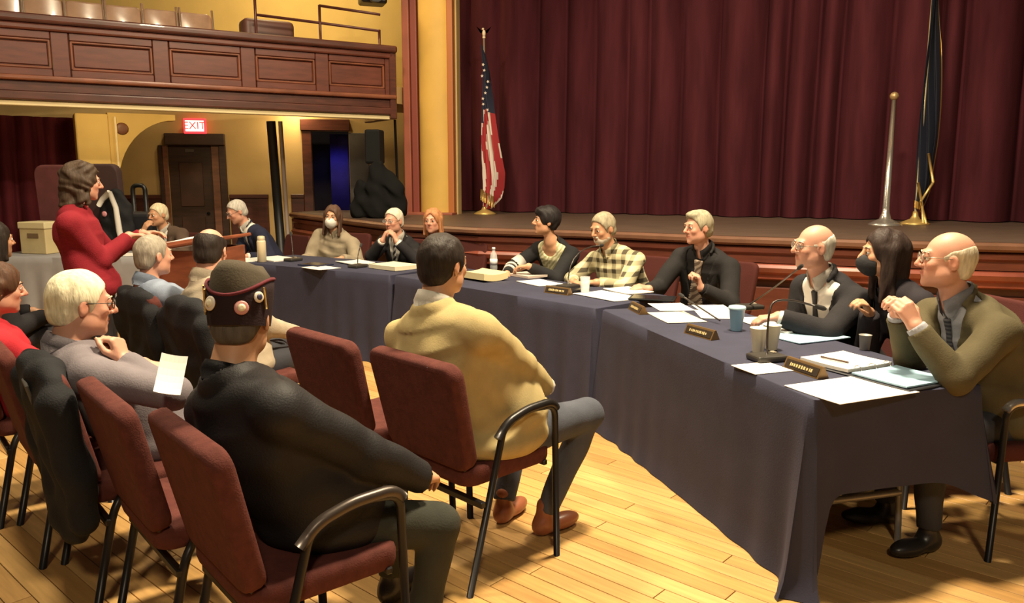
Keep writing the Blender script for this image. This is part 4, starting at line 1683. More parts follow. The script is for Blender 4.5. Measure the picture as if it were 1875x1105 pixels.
def plaid(name, c0, c1, sx=11.0, sz=10.0, th=.55):
    m = bpy.data.materials.new(name)
    m.use_nodes = True
    nt = m.node_tree; L = nt.links
    b = nt.nodes['Principled BSDF']; b.inputs['Roughness'].default_value = .88
    tc = nt.nodes.new('ShaderNodeTexCoord')
    sp = nt.nodes.new('ShaderNodeSeparateXYZ')
    L.new(tc.outputs['Object'], sp.inputs[0])
    outs = []
    for k, f in (('X', sx), ('Z', sz)):
        mu = nt.nodes.new('ShaderNodeMath'); mu.operation = 'MULTIPLY'; mu.inputs[1].default_value = f
        L.new(sp.outputs[k], mu.inputs[0])
        fr = nt.nodes.new('ShaderNodeMath'); fr.operation = 'FRACT'
        L.new(mu.outputs[0], fr.inputs[0])
        g = nt.nodes.new('ShaderNodeMath'); g.operation = 'GREATER_THAN'; g.inputs[1].default_value = th
        L.new(fr.outputs[0], g.inputs[0])
        outs.append(g)
    ad = nt.nodes.new('ShaderNodeMath'); ad.operation = 'ADD'
    L.new(outs[0].outputs[0], ad.inputs[0]); L.new(outs[1].outputs[0], ad.inputs[1])
    mm = nt.nodes.new('ShaderNodeMath'); mm.operation = 'MULTIPLY'; mm.inputs[1].default_value = .5
    L.new(ad.outputs[0], mm.inputs[0])
    mx = nt.nodes.new('ShaderNodeMix'); mx.data_type = 'RGBA'
    L.new(mm.outputs[0], mx.inputs[0])
    mx.inputs[6].default_value = (*c0, 1); mx.inputs[7].default_value = (*c1, 1)
    L.new(mx.outputs[2], b.inputs['Base Color'])
    MATS[name] = m
    return m


def striped(name, c0, c1, scale, axis='Z', dist=2.0):
    m = bpy.data.materials.new(name)
    m.use_nodes = True
    nt = m.node_tree; L = nt.links
    b = nt.nodes['Principled BSDF']; b.inputs['Roughness'].default_value = .8
    tc = nt.nodes.new('ShaderNodeTexCoord')
    w = nt.nodes.new('ShaderNodeTexWave')
    w.bands_direction = axis; w.inputs['Scale'].default_value = scale; w.inputs['Distortion'].default_value = dist
    L.new(tc.outputs['Object'], w.inputs[0])
    rp = nt.nodes.new('ShaderNodeValToRGB')
    rp.color_ramp.elements[0].position = .4; rp.color_ramp.elements[1].position = .6
    rp.color_ramp.elements[0].color = (*c0, 1); rp.color_ramp.elements[1].color = (*c1, 1)
    L.new(w.outputs[0], rp.inputs[0]); L.new(rp.outputs[0], b.inputs['Base Color'])
    return m


M_blacksuit = fab('black_suit', (.020, .018, .020))
M_navysuit = fab('navy_suit', (.020, .022, .045))
M_olive = fab('olive_brown_suit', (.088, .071, .036))
M_tan = fab('tan_jacket', (.42, .325, .15), bump=.1)
M_white = mat('white_shirt', (.74, .70, .62), rough=.7, bump=.1, bscale=150)
M_dtr = fab('charcoal_trousers', (.03, .03, .036))
ups, sides = (0, 0, 1), None


def fwd(az, e=0):
    return (math.sin(R(az)) * math.cos(R(e)), math.cos(R(az)) * math.cos(R(e)), math.sin(R(e)))


# --- 12: man in olive-brown suit, right end
p12 = dict(label='bald man in olive brown suit resting his chin above clasped hands', hip=(2.12, 3.34), shfwd=.05, arm=.93, nose=.85, az=-100, head=head_at(1738, 425, 3.28), haz=-74, hp=-2,
           hair='bald', hcol=(.62, .55, .40), glasses='metal', q=.006, qb=.0052, skin='pink', bulge=.10, belly=.03, w=1.05, jowl=.009, s=1.03, shrug=.03,
           top=dict(style='suit', mat=M_olive, shirt=fab('grey_blue_shirt', (.33, .33, .36)), tie=striped('dark_tie', (.03, .03, .04), (.09, .09, .10), 18), v=.3),
           RH=dict(at=aty(1643, 575, 3.24), d=(-.25, -.52, .60), n=(-.85, -.2, -.35), curl=[.55, .6, .62, .66], thumb=.6, el=atz(1655, 645, .83)),
           LH=dict(at=aty(1676, 598, 3.08), d=(-.42, .22, .82), n=(.1, .95, -.25), curl=[.80, .84, .86, .9], thumb=.6, el=atz(1690, 672, .83)), seed=4)
person(p12)
# --- 11: woman with the black mask
p11 = dict(label='dark-haired woman with black face mask between the two bald men', hip=(2.16, 3.95), az=-100, head=head_at(1618, 424, 4.0, .96), haz=-84, fem=True, hair='long', hlen=.26, hcol=(.035, .022, .018),
           mask='black', q=.008, top=dict(style='jacket', mat=fab('black_knit', (.022, .018, .022)), ch=.02),
           RH=dict(at=aty(1592, 572, 3.9), d=(-.5, -.4, .6), n=(-.5, .2, -.6), curl=.5), seed=5)
person(p11)
# --- 10: bald man in black suit
p10 = dict(label='bald white-haired man in black suit and white shirt behind the long microphone', hip=(1.92, 4.42), az=-112, head=head_at(1492, 412, 4.25), haz=-94, hr=-3, hair='bald', hcol=(.70, .66, .55), glasses='metal', q=.0075, skin='pink', jowl=.006, belly=.04, w=1.06, bulge=.07,
           top=dict(style='suit', mat=M_blacksuit, shirt=M_white, tie=mat('black_tie', (.02, .02, .024), rough=.6), v=.04, vang=14, tiew=1.1),
           RH=dict(at=aty(1455, 585, 4.28), d=(-.6, -.8, -.1), n=(0, 0, -1), curl=.35),
           LH=dict(at=aty(1425, 581, 4.05), d=(-1, .15, -.12), n=(0, .1, -1), curl=.45, pole=(.3, -.7, -.6)), seed=6)
person(p10)
# --- 9: man in black suit with patterned tie
p9 = dict(label='grey-haired man in black suit with wide brown patterned tie', hip=(1.50, 6.02), az=-138, head=head_at(1279, 387, 5.72), haz=-112, hp=3, hair='short', quiff=True, hcol=(.34, .30, .20), q=.0085, skin='pink', w=1.08, belly=.04, jowl=.003,
          top=dict(style='suit', mat=fab('black_shirt_suit', (.020, .018, .018)), shirt=fab('black_shirt', (.018, .016, .016)), tie=striped('brown_pattern_tie', (.13, .085, .06), (.36, .28, .21), 9, 'DIAGONAL', 5), tiew=2.0, v=.05, vang=13),
          RH=dict(at=aty(1188, 530, 5.62), d=(-.75, -.4, .25), n=(-.2, .4, -.9), curl=.35),
          LH=dict(at=aty(1284, 528, 5.48), d=(-.25, .1, 1), n=(-.9, .2, .2), curl=.75, el=aty(1330, 560, 5.5)), seed=7)
person(p9)
# --- 8: man in plaid shirt
p8 = dict(label='grey-haired man in cream and brown plaid shirt looking down', hip=(.98, 6.36), az=-140, head=head_at(1104, 391, 6.12), haz=-128, hp=14, hair='short', hcol=(.32, .27, .18), q=.009, skin='warm', w=1.10, belly=.06, beard=True, bcol=(.55, .47, .36),
          top=dict(style='shirt', mat=plaid('cream_plaid', (.68, .60, .36), (.075, .06, .035), 13, 13, .55)),
          RH=dict(at=aty(1050, 517, 5.93), d=(.6, -.8, -.05), n=(0, 0, -1), curl=.3, pole=(-.6, .6, -.5)),
          LH=dict(at=aty(1092, 518, 5.78), d=(-.85, .3, 0), n=(0, .2, -1), curl=.35), seed=8)
person(p8)
# --- 7: woman with short black hair
p7 = dict(label='woman with short black hair and black cardigan over striped blouse', hip=(.46, 6.86), az=-140, head=head_at(1000, 381, 6.6, .96), haz=-98, hp=-4, fem=True, hair='pixie', hcol=(.018, .014, .014), q=.009, skin='warm', w=1.05,
          top=dict(style='cardigan', mat=fab('black_cardigan', (.018, .017, .018)), under=striped('green_cream_blouse', (.42, .40, .20), (.72, .66, .44), 14, 'DIAGONAL', 6), vang=17),
          RH=dict(at=aty(928, 502, 6.42), d=(-.3, -.9, -.2), n=(0, 0, -1), curl=.3, pole=(-.8, .2, -.5)),
          LH=dict(at=aty(968, 488, 6.34), d=(-.9, .2, -.05), n=(0, 0, -1), curl=.4), seed=9)
person(p7)
# striped sleeve bands of the cardigan
S_, E_, T_ = p7['arms'][1][:3]
for i, (t0, t1) in enumerate(((.15, .32), (.5, .68))):
    bm = BM()
    a = Vector(E_) + (Vector(T_) - Vector(E_)) * t0; b = Vector(E_) + (Vector(T_) - Vector(E_)) * t1
    tube(bm, [a, b], [.064 - .018 * t0, .064 - .018 * t1], 16)
    obj('sleeve_band', bm, mat('sleeve_white', (.6, .56, .5), rough=.85), p7['root'])
bm = BM(); a = Vector(S_) + (Vector(E_) - Vector(S_)) * .62; b = Vector(S_) + (Vector(E_) - Vector(S_)) * .88
tube(bm, [a, b], [.066, .065], 16); obj('sleeve_band', bm, mat('sleeve_white', (.6, .56, .5)), p7['root'])
# --- 6: woman with reddish blond hair
p6 = dict(label='woman with reddish blond hair mostly hidden behind the tan jacket man', hip=(-.62, 7.86), az=-150, head=head_at(792, 384, 7.66, .96), haz=-165, fem=True, hair='long', hlen=.14, hcol=(.46, .20, .085), q=.010, skin='pink',
          top=dict(style='jacket', mat=fab('dark_brown_coat', (.05, .03, .025))), seed=10)
person(p6)
# --- 5: white-haired man, hands at his mouth
h5 = head_at(720, 383, 7.78)
p5 = dict(label='white-haired man in black suit holding folded hands to his mouth', hip=(-1.12, 8.12), az=-150, head=h5, haz=-150, hp=4, hair='short', hcol=(.66, .58, .44), glasses='metal', q=.009, skin='pink', hline=.012,
          top=dict(style='suit', mat=M_blacksuit, shirt=M_white, tie=striped('stripe_tie', (.02, .02, .03), (.5, .48, .46), 9, 'DIAGONAL', 0), v=.18, vang=11),
          RH=dict(at=aty(700, 441, 7.58), d=(.42, .05, .9), n=(.8, .3, -.3), curl=.6, pole=(-.8, .2, -1)),
          LH=dict(at=aty(727, 443, 7.52), d=(-.42, .1, .9), n=(-.8, .3, -.3), curl=.6, pole=(.9, -.1, -1)), seed=11)
person(p5)
# --- 4: woman with white mask
p4 = dict(label='woman with white face mask in a grey tan padded coat', hip=(-1.92, 8.58), az=-158, head=head_at(608, 378, 8.28, .96), haz=-176, hr=-6, fem=True, hair='long', hlen=.20, hcol=(.11, .06, .04), mask='white', q=.009, w=1.22, belly=.06, skin='warm', fold=.007,
          top=dict(style='jacket', mat=fab('taupe_coat', (.33, .27, .185), bump=.3), ch=.045),
          RH=dict(at=aty(560, 474, 8.1), d=(.4, -.8, -.1), n=(0, 0, -1), curl=.4), LH=dict(at=aty(625, 474, 7.95), d=(-.9, -.2, 0), n=(0, 0, -1), curl=.4), seed=12)
person(p4)
# --- 3: man in navy suit looking down
p3 = dict(label='grey-haired man in navy suit looking down at his papers', hip=(-2.62, 8.72), az=-135, head=head_at(432, 368, 8.5), haz=-128, hp=24, hair='short', hline=.02, hcol=(.50, .46, .40), glasses='dark', q=.010, skin='pink',
          top=dict(style='suit', mat=M_navysuit, shirt=M_white, tie=mat('navy_tie', (.02, .025, .05), rough=.6), v=.3),
          RH=dict(at=aty(420, 468, 8.3), d=(-.5, -.8, 0), n=(0, 0, -1), curl=.3), LH=dict(at=aty(452, 470, 8.2), d=(-.8, -.4, 0), n=(0, 0, -1), curl=.3), seed=13)
person(p3)
# --- 2: white-haired person in brown jacket at the left
p2 = dict(label='white-haired man in brown jacket with a hand at his chin behind the lectern', hip=(-3.72, 8.98), az=-165, head=head_at(288, 374, 8.75), haz=-150, hp=8, hair='short', hcol=(.68, .58, .38), q=.010, skin='warm',
          top=dict(style='suit', mat=fab('brown_jacket', (.10, .065, .045)), shirt=M_white, tie=mat('maroon_tie', (.06, .02, .02), rough=.6), v=.3),
          RH=dict(at=aty(262, 424, 8.55), d=(.5, -.1, .8), n=(.5, .8, 0), curl=.5, pole=(-1, 0, -.6)),
          LH=dict(at=aty(300, 462, 8.4), d=(-.9, -.3, 0), n=(0, 0, -1), curl=.3), seed=14)
person(p2)

# --- standing woman in red at the lectern
p1 = dict(label='woman in red sweater standing and reaching over the lectern', hip=(-2.72, 5.10), hipz=.88, az=72, head=head_at(150, 301, 5.13, .96), haz=50, hp=6, fem=True, stand=True, hair='wavy', hlen=.15, hcol=(.060, .038, .024), q=.0075, skin='pink', w=1.18, s=1.0, bulge=.03,
          top=dict(style='sweater', mat=fab('red_sweater', (.22, .012, .020), bump=.3)), trousers=fab('black_trousers', (.025, .02, .02)),
          RH=dict(at=aty(236, 432, 5.22), d=(.9, .25, .05), n=(.1, 0, -1), curl=.35, pole=(-.2, -.5, -1)),
          LH=dict(at=aty(262, 428, 5.50), d=(.9, .2, .1), n=(.1, -.2, -1), curl=.25, pole=(-.2, .4, -1)), seed=15)
person(p1)

# --- audience
# tan jacket
p13 = dict(label='dark-haired heavy man in tan jacket seated with his back to us', hip=(-.10, 3.16), az=40, head=head_at(812, 432, 3.12), haz=38, hp=2, hair='short', hcol=(.028, .020, .016), hth=.012, hline=-.01, q=.007, skin='warm', neck=1.18, w=1.24, belly=.09, s=1.04, arm=1.05, bulge=.07, jowl=.006, fold=.0055, qc=.0075,
           top=dict(style='suit', mat=M_tan, shirt=M_white, v=.3), trousers=fab('slate_trousers', (.075, .08, .10)), shoes=mat('tan_leather_shoe', (.30, .10, .045), rough=.35),
           RH=dict(at=(.19, 3.40, .61), d=(-.6, .8, -.1), n=(-.3, 0, -.9), curl=.4, el=aty(990, 800, 3.05)),
           LH=dict(at=(.02, 3.60, .63), d=(.8, .4, 0), n=(0, 0, -1), curl=.35, el=aty(705, 740, 3.35)),
           legpose={1: dict(kx=.20, ky=.44, kz=.53, fx=.10, fy=.26), -1: dict(kx=.18, ky=.44, fx=.12, fy=.24)}, ql=.009, seed=16)
person(p13)
# capped man
p14 = dict(label='man in black jacket wearing a black service cap with pins', hip=(-.585, 2.335), az=38, head=head_at(438, 511, 2.27), haz=2, hp=12, hair='short', hth=.005, hcol=(.10, .085, .07), q=.007, qc=.008, skin='warm', neck=1.15, w=1.04, belly=.03, bulge=.045, s=1.04, eyes=True, fold=.0045,
           top=dict(style='jacket', mat=fab('black_leather_jacket', (.016, .014, .015), rough=.6), ch=.018, cinf=.002), trousers=fab('dark_green_trousers', (.04, .04, .03)),
           RH=dict(at=(-.27, 2.42, .60), d=(.2, .9, -.2), n=(-.4, .1, -.9), curl=.35, el=(-.36, 2.10, .66)),
           LH=dict(at=(-.64, 2.74, .60), d=(.8, .5, 0), n=(0, 0, -1), curl=.3, pole=(-.9, .2, -.5)),
           legpose={1: dict(kx=.25, ky=.25, kz=.47, fx=.22, fy=.18), -1: dict(kx=.15)}, seed=17)
person(p14)
# white-haired man
p15 = dict(label='white-haired man in grey shirt resting his chin on his fist', hip=(-1.44, 3.10), az=48, head=head_at(144, 499, 2.98, 1.05), hs=1.05, haz=50, hp=6, hair='short', hth=.010, hcol=(.80, .72, .50), glasses='dark', q=.007, qc=.008, skin='pink', neck=1.15, w=1.12, belly=.04, bulge=.05, fold=.005, jowl=.006, arm=1.06,
           top=dict(style='shirt', mat=fab('grey_mauve_shirt', (.19, .165, .18))), trousers=fab('dark_jeans', (.03, .03, .045)),
           RH=dict(at=aty(228, 662, 2.90), d=(-.35, .1, .95), n=(-.9, .2, -.2), curl=.95, el=aty(290, 742, 2.72)),
           LH=dict(at=aty(262, 668, 3.25), d=(.95, -.1, -.15), n=(0, .2, -1), curl=.4, pole=(-.4, .5, -1)), seed=18)
person(p15)
# woman in red at the left edge
p16 = dict(label='brown-haired woman in red at the left edge', hip=(-2.27, 3.62), az=44, head=head_at(-8, 484, 3.55, .96), haz=46, hp=6, fem=True, hair='bob', hlen=.04, curtain=False, hcol=(.085, .04, .022), q=.008, skin='pink', w=1.1,
           top=dict(style='sweater', mat=fab('bright_red_top', (.42, .02, .03))), seed=19)
person(p16)
# blue shirt
p17 = dict(label='grey-haired man in light blue shirt seen from behind', hip=(rowB[4].x + .06, rowB[4].y + .0), az=40, head=head_at(279, 432, 4.62), haz=38, hair='crop', hth=.006, hcol=(.30, .26, .20), q=.008, skin='pink', w=1.05, belly=.03,
           top=dict(style='shirt', mat=fab('light_blue_shirt', (.22, .26, .34)), ch=.04), seed=20)
person(p17)
# beige shirt bald
p18 = dict(label='balding man in beige shirt seen from behind', hip=(rowB[3].x - .04, rowB[3].y + .02), az=30, head=head_at(384, 420, 4.42, 1.04), hs=1.04, haz=2, hp=12, hair='ring', hth=.010, hcol=(.030, .022, .018), q=.008, skin='pink', neck=1.15, w=1.12, belly=.04,
           top=dict(style='shirt', mat=fab('beige_shirt', (.40, .33, .24)), ch=.04), seed=21)
person(p18)

# dark-haired person cut by the left edge
p19 = dict(label='dark-haired person in black at the far left edge near the beige box', hip=(-3.42, 5.02), az=42, head=head_at(-12, 408, 5.1), haz=30, hair='long', hlen=.12, hcol=(.03, .02, .016), q=.010, skin='warm',
           top=dict(style='jacket', mat=fab('black_anorak', (.02, .018, .02))), seed=22)
person(p19)
chair(p19['hip'][0] - .02, p19['hip'][1] - .02, 46, 'maroon chair under the dark-haired person at the far left edge', group=G)
# ---- the service cap with pins (a thing of its own, worn by the seated man)
hp = p14['hp']; HRm = p14['HR']
capo = Vector(hp(0, -.012, .048))
capw = Matrix.Translation(p14['root'].location) @ Matrix.Rotation(-R(p14['az']), 4, 'Z')
Mh = capw @ Matrix.Translation(capo) @ Matrix(HRm.tolist()).to_4x4()
cap = thing('service_cap', 'black and maroon service cap with round white pins worn by the seated man', 'cap')
cap.matrix_world = Mh
M_capb = fab('cap_black', (.022, .010, .012))
M_capm = fab('cap_maroon', (.12, .02, .028))
M_capo = fab('cap_olive', (.070, .055, .036))
NS = 40
def cap_ring(rx, ry, zf):
    return [(rx * math.cos(2 * PI * k / NS), ry * math.sin(2 * PI * k / NS), zf(2 * PI * k / NS)) for k in range(NS)]
def loft_rings(rings, m, name, parent, cap_top=False):
    bm = BM(); rows = [[bm.verts.new(p) for p in r] for r in rings]
    for i in range(len(rows) - 1):
        for k in range(NS):
            bm.faces.new([rows[i][k], rows[i][(k + 1) % NS], rows[i + 1][(k + 1) % NS], rows[i + 1][k]]).smooth = True
    if cap_top: bm.faces.new(rows[-1])
    bmesh.ops.recalc_face_normals(bm, faces=bm.faces[:])
    return obj(name, bm, m, parent)
up_z = lambda a: .066 - .052 * max(0, -math.sin(a)) ** 1.5 + .012 * max(0, math.sin(a))   # flap edge dips at the back
loft_rings([cap_ring(.0835, .108, lambda a: -.068), cap_ring(.0875, .112, lambda a: -.03), cap_ring(.091, .116, lambda a: up_z(a) * .6 - .01), cap_ring(.091, .116, up_z), cap_ring(.088, .112, up_z), cap_ring(.082, .106, lambda a: -.05)], M_capb, 'outer_flap', cap)
crn = lambda a: .098 + .018 * abs(math.sin(a))
loft_rings([cap_ring(.081, .105, lambda a: -.055), cap_ring(.084, .108, lambda a: .03), cap_ring(.078, .103, lambda a: crn(a) * .75), cap_ring(.058, .088, crn), cap_ring(.03, .06, lambda a: .112), cap_ring(.006, .02, lambda a: .108)], M_capo, 'crown', cap, True)
bm = BM(); tube(bm, cap_ring(.0895, .1145, lambda a: up_z(a) + .001), .0050, 6, closed=True); obj('piping', bm, M_capm, cap)
def on_flap(a, z, off=.006):
    t_ = (z + .068) / .11
    rx, ry = .0838 + .009 * t_ + off, .1085 + .009 * t_ + off
    return Vector((rx * math.cos(a), ry * math.sin(a), z))
def pin(a, z, r, m, name, m2=None):
    p = on_flap(R(a), z, .002)
    d = Vector((math.cos(R(a)), math.sin(R(a)), .05)).normalized()
    bm = BM(); lathe(bm, [(r, 0), (r, .003), (r * .8, .0048), (r * .3, .0052)], 20)
    bmesh.ops.rotate(bm, matrix=d.to_track_quat('Z', 'Y').to_matrix(), verts=bm.verts)
    bmesh.ops.translate(bm, vec=p, verts=bm.verts)
    o = obj(name, bm, m, cap)
    if m2:
        bm = BM(); lathe(bm, [(r * .55, .0045), (r * .55, .0065), (r * .2, .007)], 14)
        bmesh.ops.rotate(bm, matrix=d.to_track_quat('Z', 'Y').to_matrix(), verts=bm.verts)
        bmesh.ops.translate(bm, vec=p, verts=bm.verts)
        obj('pin_centre', bm, m2, o)
    return o
M_pinw = mat('pin_white', (.75, .66, .55), rough=.4)
M_pinp = mat('pin_pink', (.55, .25, .22), rough=.4)
M_gold = mat('gold_braid', (.70, .48, .16), rough=.35, metal=.6)
pin(-120, -.008, .021, M_pinw, 'round_pin', mat('pin_cream', (.8, .72, .5), rough=.5))
pin(-62, -.020, .020, M_pinp, 'round_pin', mat('pin_cream', (.8, .72, .5)))
pin(-34, .012, .016, M_pinw, 'round_pin', mat('pin_navy', (.03, .03, .08), rough=.5))
# gold lettering and braid on the left flap (too blurred in the photograph to read)
bm = BM()
for i, a in enumerate((-139, -143, -148, -153)):
    z = -.022 + .004 * (i % 2)
    p = on_flap(R(a), z, .004)
    box(bm, p, (.012, .004, .018 - .003 * (i % 3)), rot=rotz(R(a + 90)), bev=.001, seg=1)
o = obj('gold_marks', bm, M_gold, cap); o['kind'] = 'stuff'
for k in (0, 1):
    bm = BM(); tube(bm, [on_flap(R(-150 - 26 * t / 6 + k * 12), .045 - .07 * t / 6 - .012 * k, .004) for t in range(7)], .003, 6); obj('gold_braid', bm, M_gold, cap)
bm = BM(); tube(bm, [on_flap(R(-26 + 10 * t / 5), .04 - .06 * t / 5, .004) for t in range(6)], .003, 6); obj('gold_braid', bm, M_gold, cap)
# =================================================================== THINGS ON THE TABLES
M_paper = mat('paper', (.78, .74, .68), rough=.8)
M_papery = mat('cream_paper', (.72, .60, .32), rough=.8)
M_blue = mat('light_blue_folder', (.36, .56, .70), rough=.6)
M_brass = mat('brass', (.60, .40, .14), rough=.35, metal=.7)
AZ3 = math.atan2(d3.y, d3.x)
AZ2 = math.atan2(d2_.y, d2_.x)
AZ1 = math.atan2(d1_.y, d1_.x)
PZ = TZ + .001


def sheet_bm(w, l, th, seed=0, curl=.004, n=6, skew=0):
    rr = random.Random(seed)
    bm = BM()
    a, b, c = rr.uniform(0, 6), rr.uniform(0, 6), rr.uniform(.5, 1)
    g = {}
    for s, zz in ((0, 0), (1, th)):
        for i in range(n + 1):
            for j in range(n + 1):
                x, y = (i / n - .5) * w, (j / n - .5) * l
                e = (abs(i / n - .5) * 2) ** 2 * (.5 + .5 * math.sin(a)) + (abs(j / n - .5) * 2) ** 2 * (.5 + .5 * math.sin(b))
                g[s, i, j] = bm.verts.new((x + s * skew * .5, y + s * skew, zz + curl * c * e * .7))
    for i in range(n):
        for j in range(n):
            bm.faces.new([g[1, i, j], g[1, i + 1, j], g[1, i + 1, j + 1], g[1, i, j + 1]])
            bm.faces.new([g[0, i, j], g[0, i, j + 1], g[0, i + 1, j + 1], g[0, i + 1, j]])
    for i in range(n):
        for (p, q) in (((i, 0), (i + 1, 0)), ((i + 1, n), (i, n)), ((n, i), (n, i + 1)), ((0, i + 1), (0, i))):
            bm.faces.new([g[0, p[0], p[1]], g[0, q[0], q[1]], g[1, q[0], q[1]], g[1, p[0], p[1]]])
    return bm


def paper(label, u, v, ang, w=.216, l=.279, th=.002, m=None, z=PZ, name='paper_sheet', cat='paper', group=None, seed=0, curl=.004, marks=0):
    p = atz(u, v, z)
    o = obj(name, sheet_bm(w, l, th, seed, curl), m or M_paper, loc=(p.x, p.y, z), rot=(0, 0, ang))
    meta(o, label, cat, group)
    if marks:
        bm = BM()
        rr = random.Random(seed)
        for k in range(marks):
            y = l * (.38 - .76 * k / max(1, marks - 1)) if marks > 1 else 0
            ww = w * rr.uniform(.45, .78)
            box(bm, (-w * .39 + ww / 2, y, th + .0012 + .0), (ww, .004, .0008))
        t = obj('print_lines', bm, mat('ink', (.10, .09, .10), rough=.8), o)
        t['kind'] = 'stuff'
    return o


def solid(name, label, cat, p, rz=0, group=None):
    return thing(name, label, cat, p, rz, group)


def nameplate(label, u, v, ang, group='name plates'):
    p = atz(u, v, PZ)
    t = thing('name_plate', label, 'name plate', (p.x, p.y, PZ), ang, group)
    bm = BM()
    prof = [(-.028, 0), (.028, 0), (.005, .048), (-.005, .048)]
    L = .108
    a = [bm.verts.new((-L, y, z)) for y, z in prof]; b = [bm.verts.new((L, y, z)) for y, z in prof]
    bm.faces.new(a[::-1]); bm.faces.new(b)
    for i in range(4):
        bm.faces.new([a[i], a[(i + 1) % 4], b[(i + 1) % 4], b[i]])
    bmesh.ops.recalc_face_normals(bm, faces=bm.faces[:])
    obj('holder', bm, mat('bronze_holder', (.20, .12, .05), rough=.4, metal=.5), t)
    sl = math.atan2(.048, .023)
    for sy in (1, -1):
        Mr = Matrix.Rotation(sy * -(PI / 2 - (PI / 2 - sl)) if sy > 0 else sl, 3, 'X')
        bm = BM(); box(bm, (0, sy * .0178, .024), (L * 2 - .02, .036, .003), rot=Matrix.Rotation(-sl if sy > 0 else sl, 3, 'X'))
        pl_ = obj('plate', bm, mat('plate_dark', (.035, .025, .018), rough=.3), t)
        bm = BM(); rr = random.Random(int(u))
        x = -.065
        while x < .065:
            w = rr.uniform(.007, .014)
            c = Vector((x, sy * .0200, .0245))
            box(bm, c, (w * .75, rr.uniform(.011, .016), .003), rot=Matrix.Rotation(-sl if sy > 0 else sl, 3, 'X'))
            x += w + .003
        lt = obj('lettering', bm, mat('gold_letters', (.75, .58, .28), rough=.4, metal=.3), pl_)
        lt['kind'] = 'stuff'
    return t


def gooseneck(label, u, v, pts, ang=0, base=True, group='gooseneck microphones'):
    p = atz(u, v, PZ)
    t = thing('microphone', label, 'microphone', (p.x, p.y, PZ), ang, group)
    if base:
        bm = BM(); box(bm, (0, 0, .014), (.11, .15, .028), bev=.009); obj('base', bm, mat('mic_base', (.04, .035, .03), rough=.35), t)
        bm = BM(); box(bm, (.02, -.045, .030), (.03, .02, .006), bev=.002, seg=1); obj('button', bm, mat('mic_button', (.35, .3, .22), rough=.4), t)
    ang_m = Matrix.Rotation(-ang, 3, 'Z')
    P = [ang_m @ (Vector(q) - Vector((p.x, p.y, PZ))) if not isinstance(q, tuple) else Vector(q) for q in pts]
    full = []
    for i in range(len(P) - 2):
        a = P[i] if i == 0 else (P[i] + P[i + 1]) / 2
        c = P[i + 2] if i == len(P) - 3 else (P[i + 1] + P[i + 2]) / 2
        full += bez(a, P[i + 1], c, 7)[(0 if i == 0 else 1):]
    if len(P) == 2: full = P
    bm = BM(); tube(bm, full, .0048, 8); obj('gooseneck', bm, mat('mic_neck', (.06, .05, .045), rough=.3, metal=.5), t)
    d = (full[-1] - full[-2]).normalized()
    bm = BM(); tube(bm, [full[-1] - d * .005, full[-1] + d * .012, full[-1] + d * .04, full[-1] + d * .052], [.007, .011, .011, .006], 10)
    obj('mic_head', bm, mat('mic_foam', (.02, .018, .017), rough=.9), t)
    return t


NP = 'sheets of paper on the panel tables'
# table 3, from the near end
paper('large white sheet at the near end of the right table', 1558, 714, AZ3 + R(8), w=.28, l=.40, seed=1, marks=0)
# open binder with white and blue pages
p = atz(1597, 682, PZ)
bd = thing('open_binder', 'open black binder with white and light blue pages before the man in olive brown', 'binder', (p.x, p.y, PZ), AZ3 + R(12))
bm = BM(); box(bm, (0, 0, .004), (.56, .30, .007), bev=.003, seg=1); obj('cover', bm, mat('binder_black', (.02, .02, .025), rough=.4), bd)
bm = sheet_bm(.25, .27, .014, 3, .006); bmesh.ops.translate(bm, vec=(.135, 0, .008), verts=bm.verts); obj('white_pages', bm, M_paper, bd)
bm = sheet_bm(.25, .275, .006, 4, .004); bmesh.ops.translate(bm, vec=(-.135, 0, .008), verts=bm.verts); obj('blue_pages', bm, M_blue, bd)
for k in range(3):
    bm = BM(); tube(bm, [(.018 * math.cos(a), -.09 + .09 * k, .02 + .018 * math.sin(a)) for a in [PI * j / 8 for j in range(9)]], .0022, 6)
    obj('ring', bm, mat('steel', (.5, .48, .45)), bd)
bm = BM(); tube(bm, [(.08, .05, .030), (.21, .065, .030)], .0045, 8); pen = obj('pen_body', bm, mat('pen_brown', (.10, .06, .04), rough=.4))
o = pen; o.name = 'pen'; o.location = bd.location; o.rotation_euler = bd.rotation_euler; meta(o, 'brown pen lying on the white pages of the open binder', 'pen')
paper('small white sheet under the microphone base before the open binder', 1395, 675, AZ3 + R(4), w=.17, l=.19, seed=5)
nameplate('name plate beside the open binder on the right table', 1474, 683, AZ3 + PI + R(4))
nameplate('name plate standing near the blue tumbler', 1284, 616, AZ3 + PI + R(10))
nameplate('name plate at the far end of the right table', 1168, 571, AZ3 + PI - R(6))
nameplate('name plate before the man in the plaid shirt', 1022, 538, AZ2 + PI + R(4))
b = atz(1404, 660, PZ)
gooseneck('microphone with thin arched neck beside the two pale cups', 1404, 660, [b + Vector((0, 0, .028)), b + Vector((-.01, .0, .20)), b + Vector((.04, .04, .29)), b + Vector((.22, .05, .235))], AZ3)
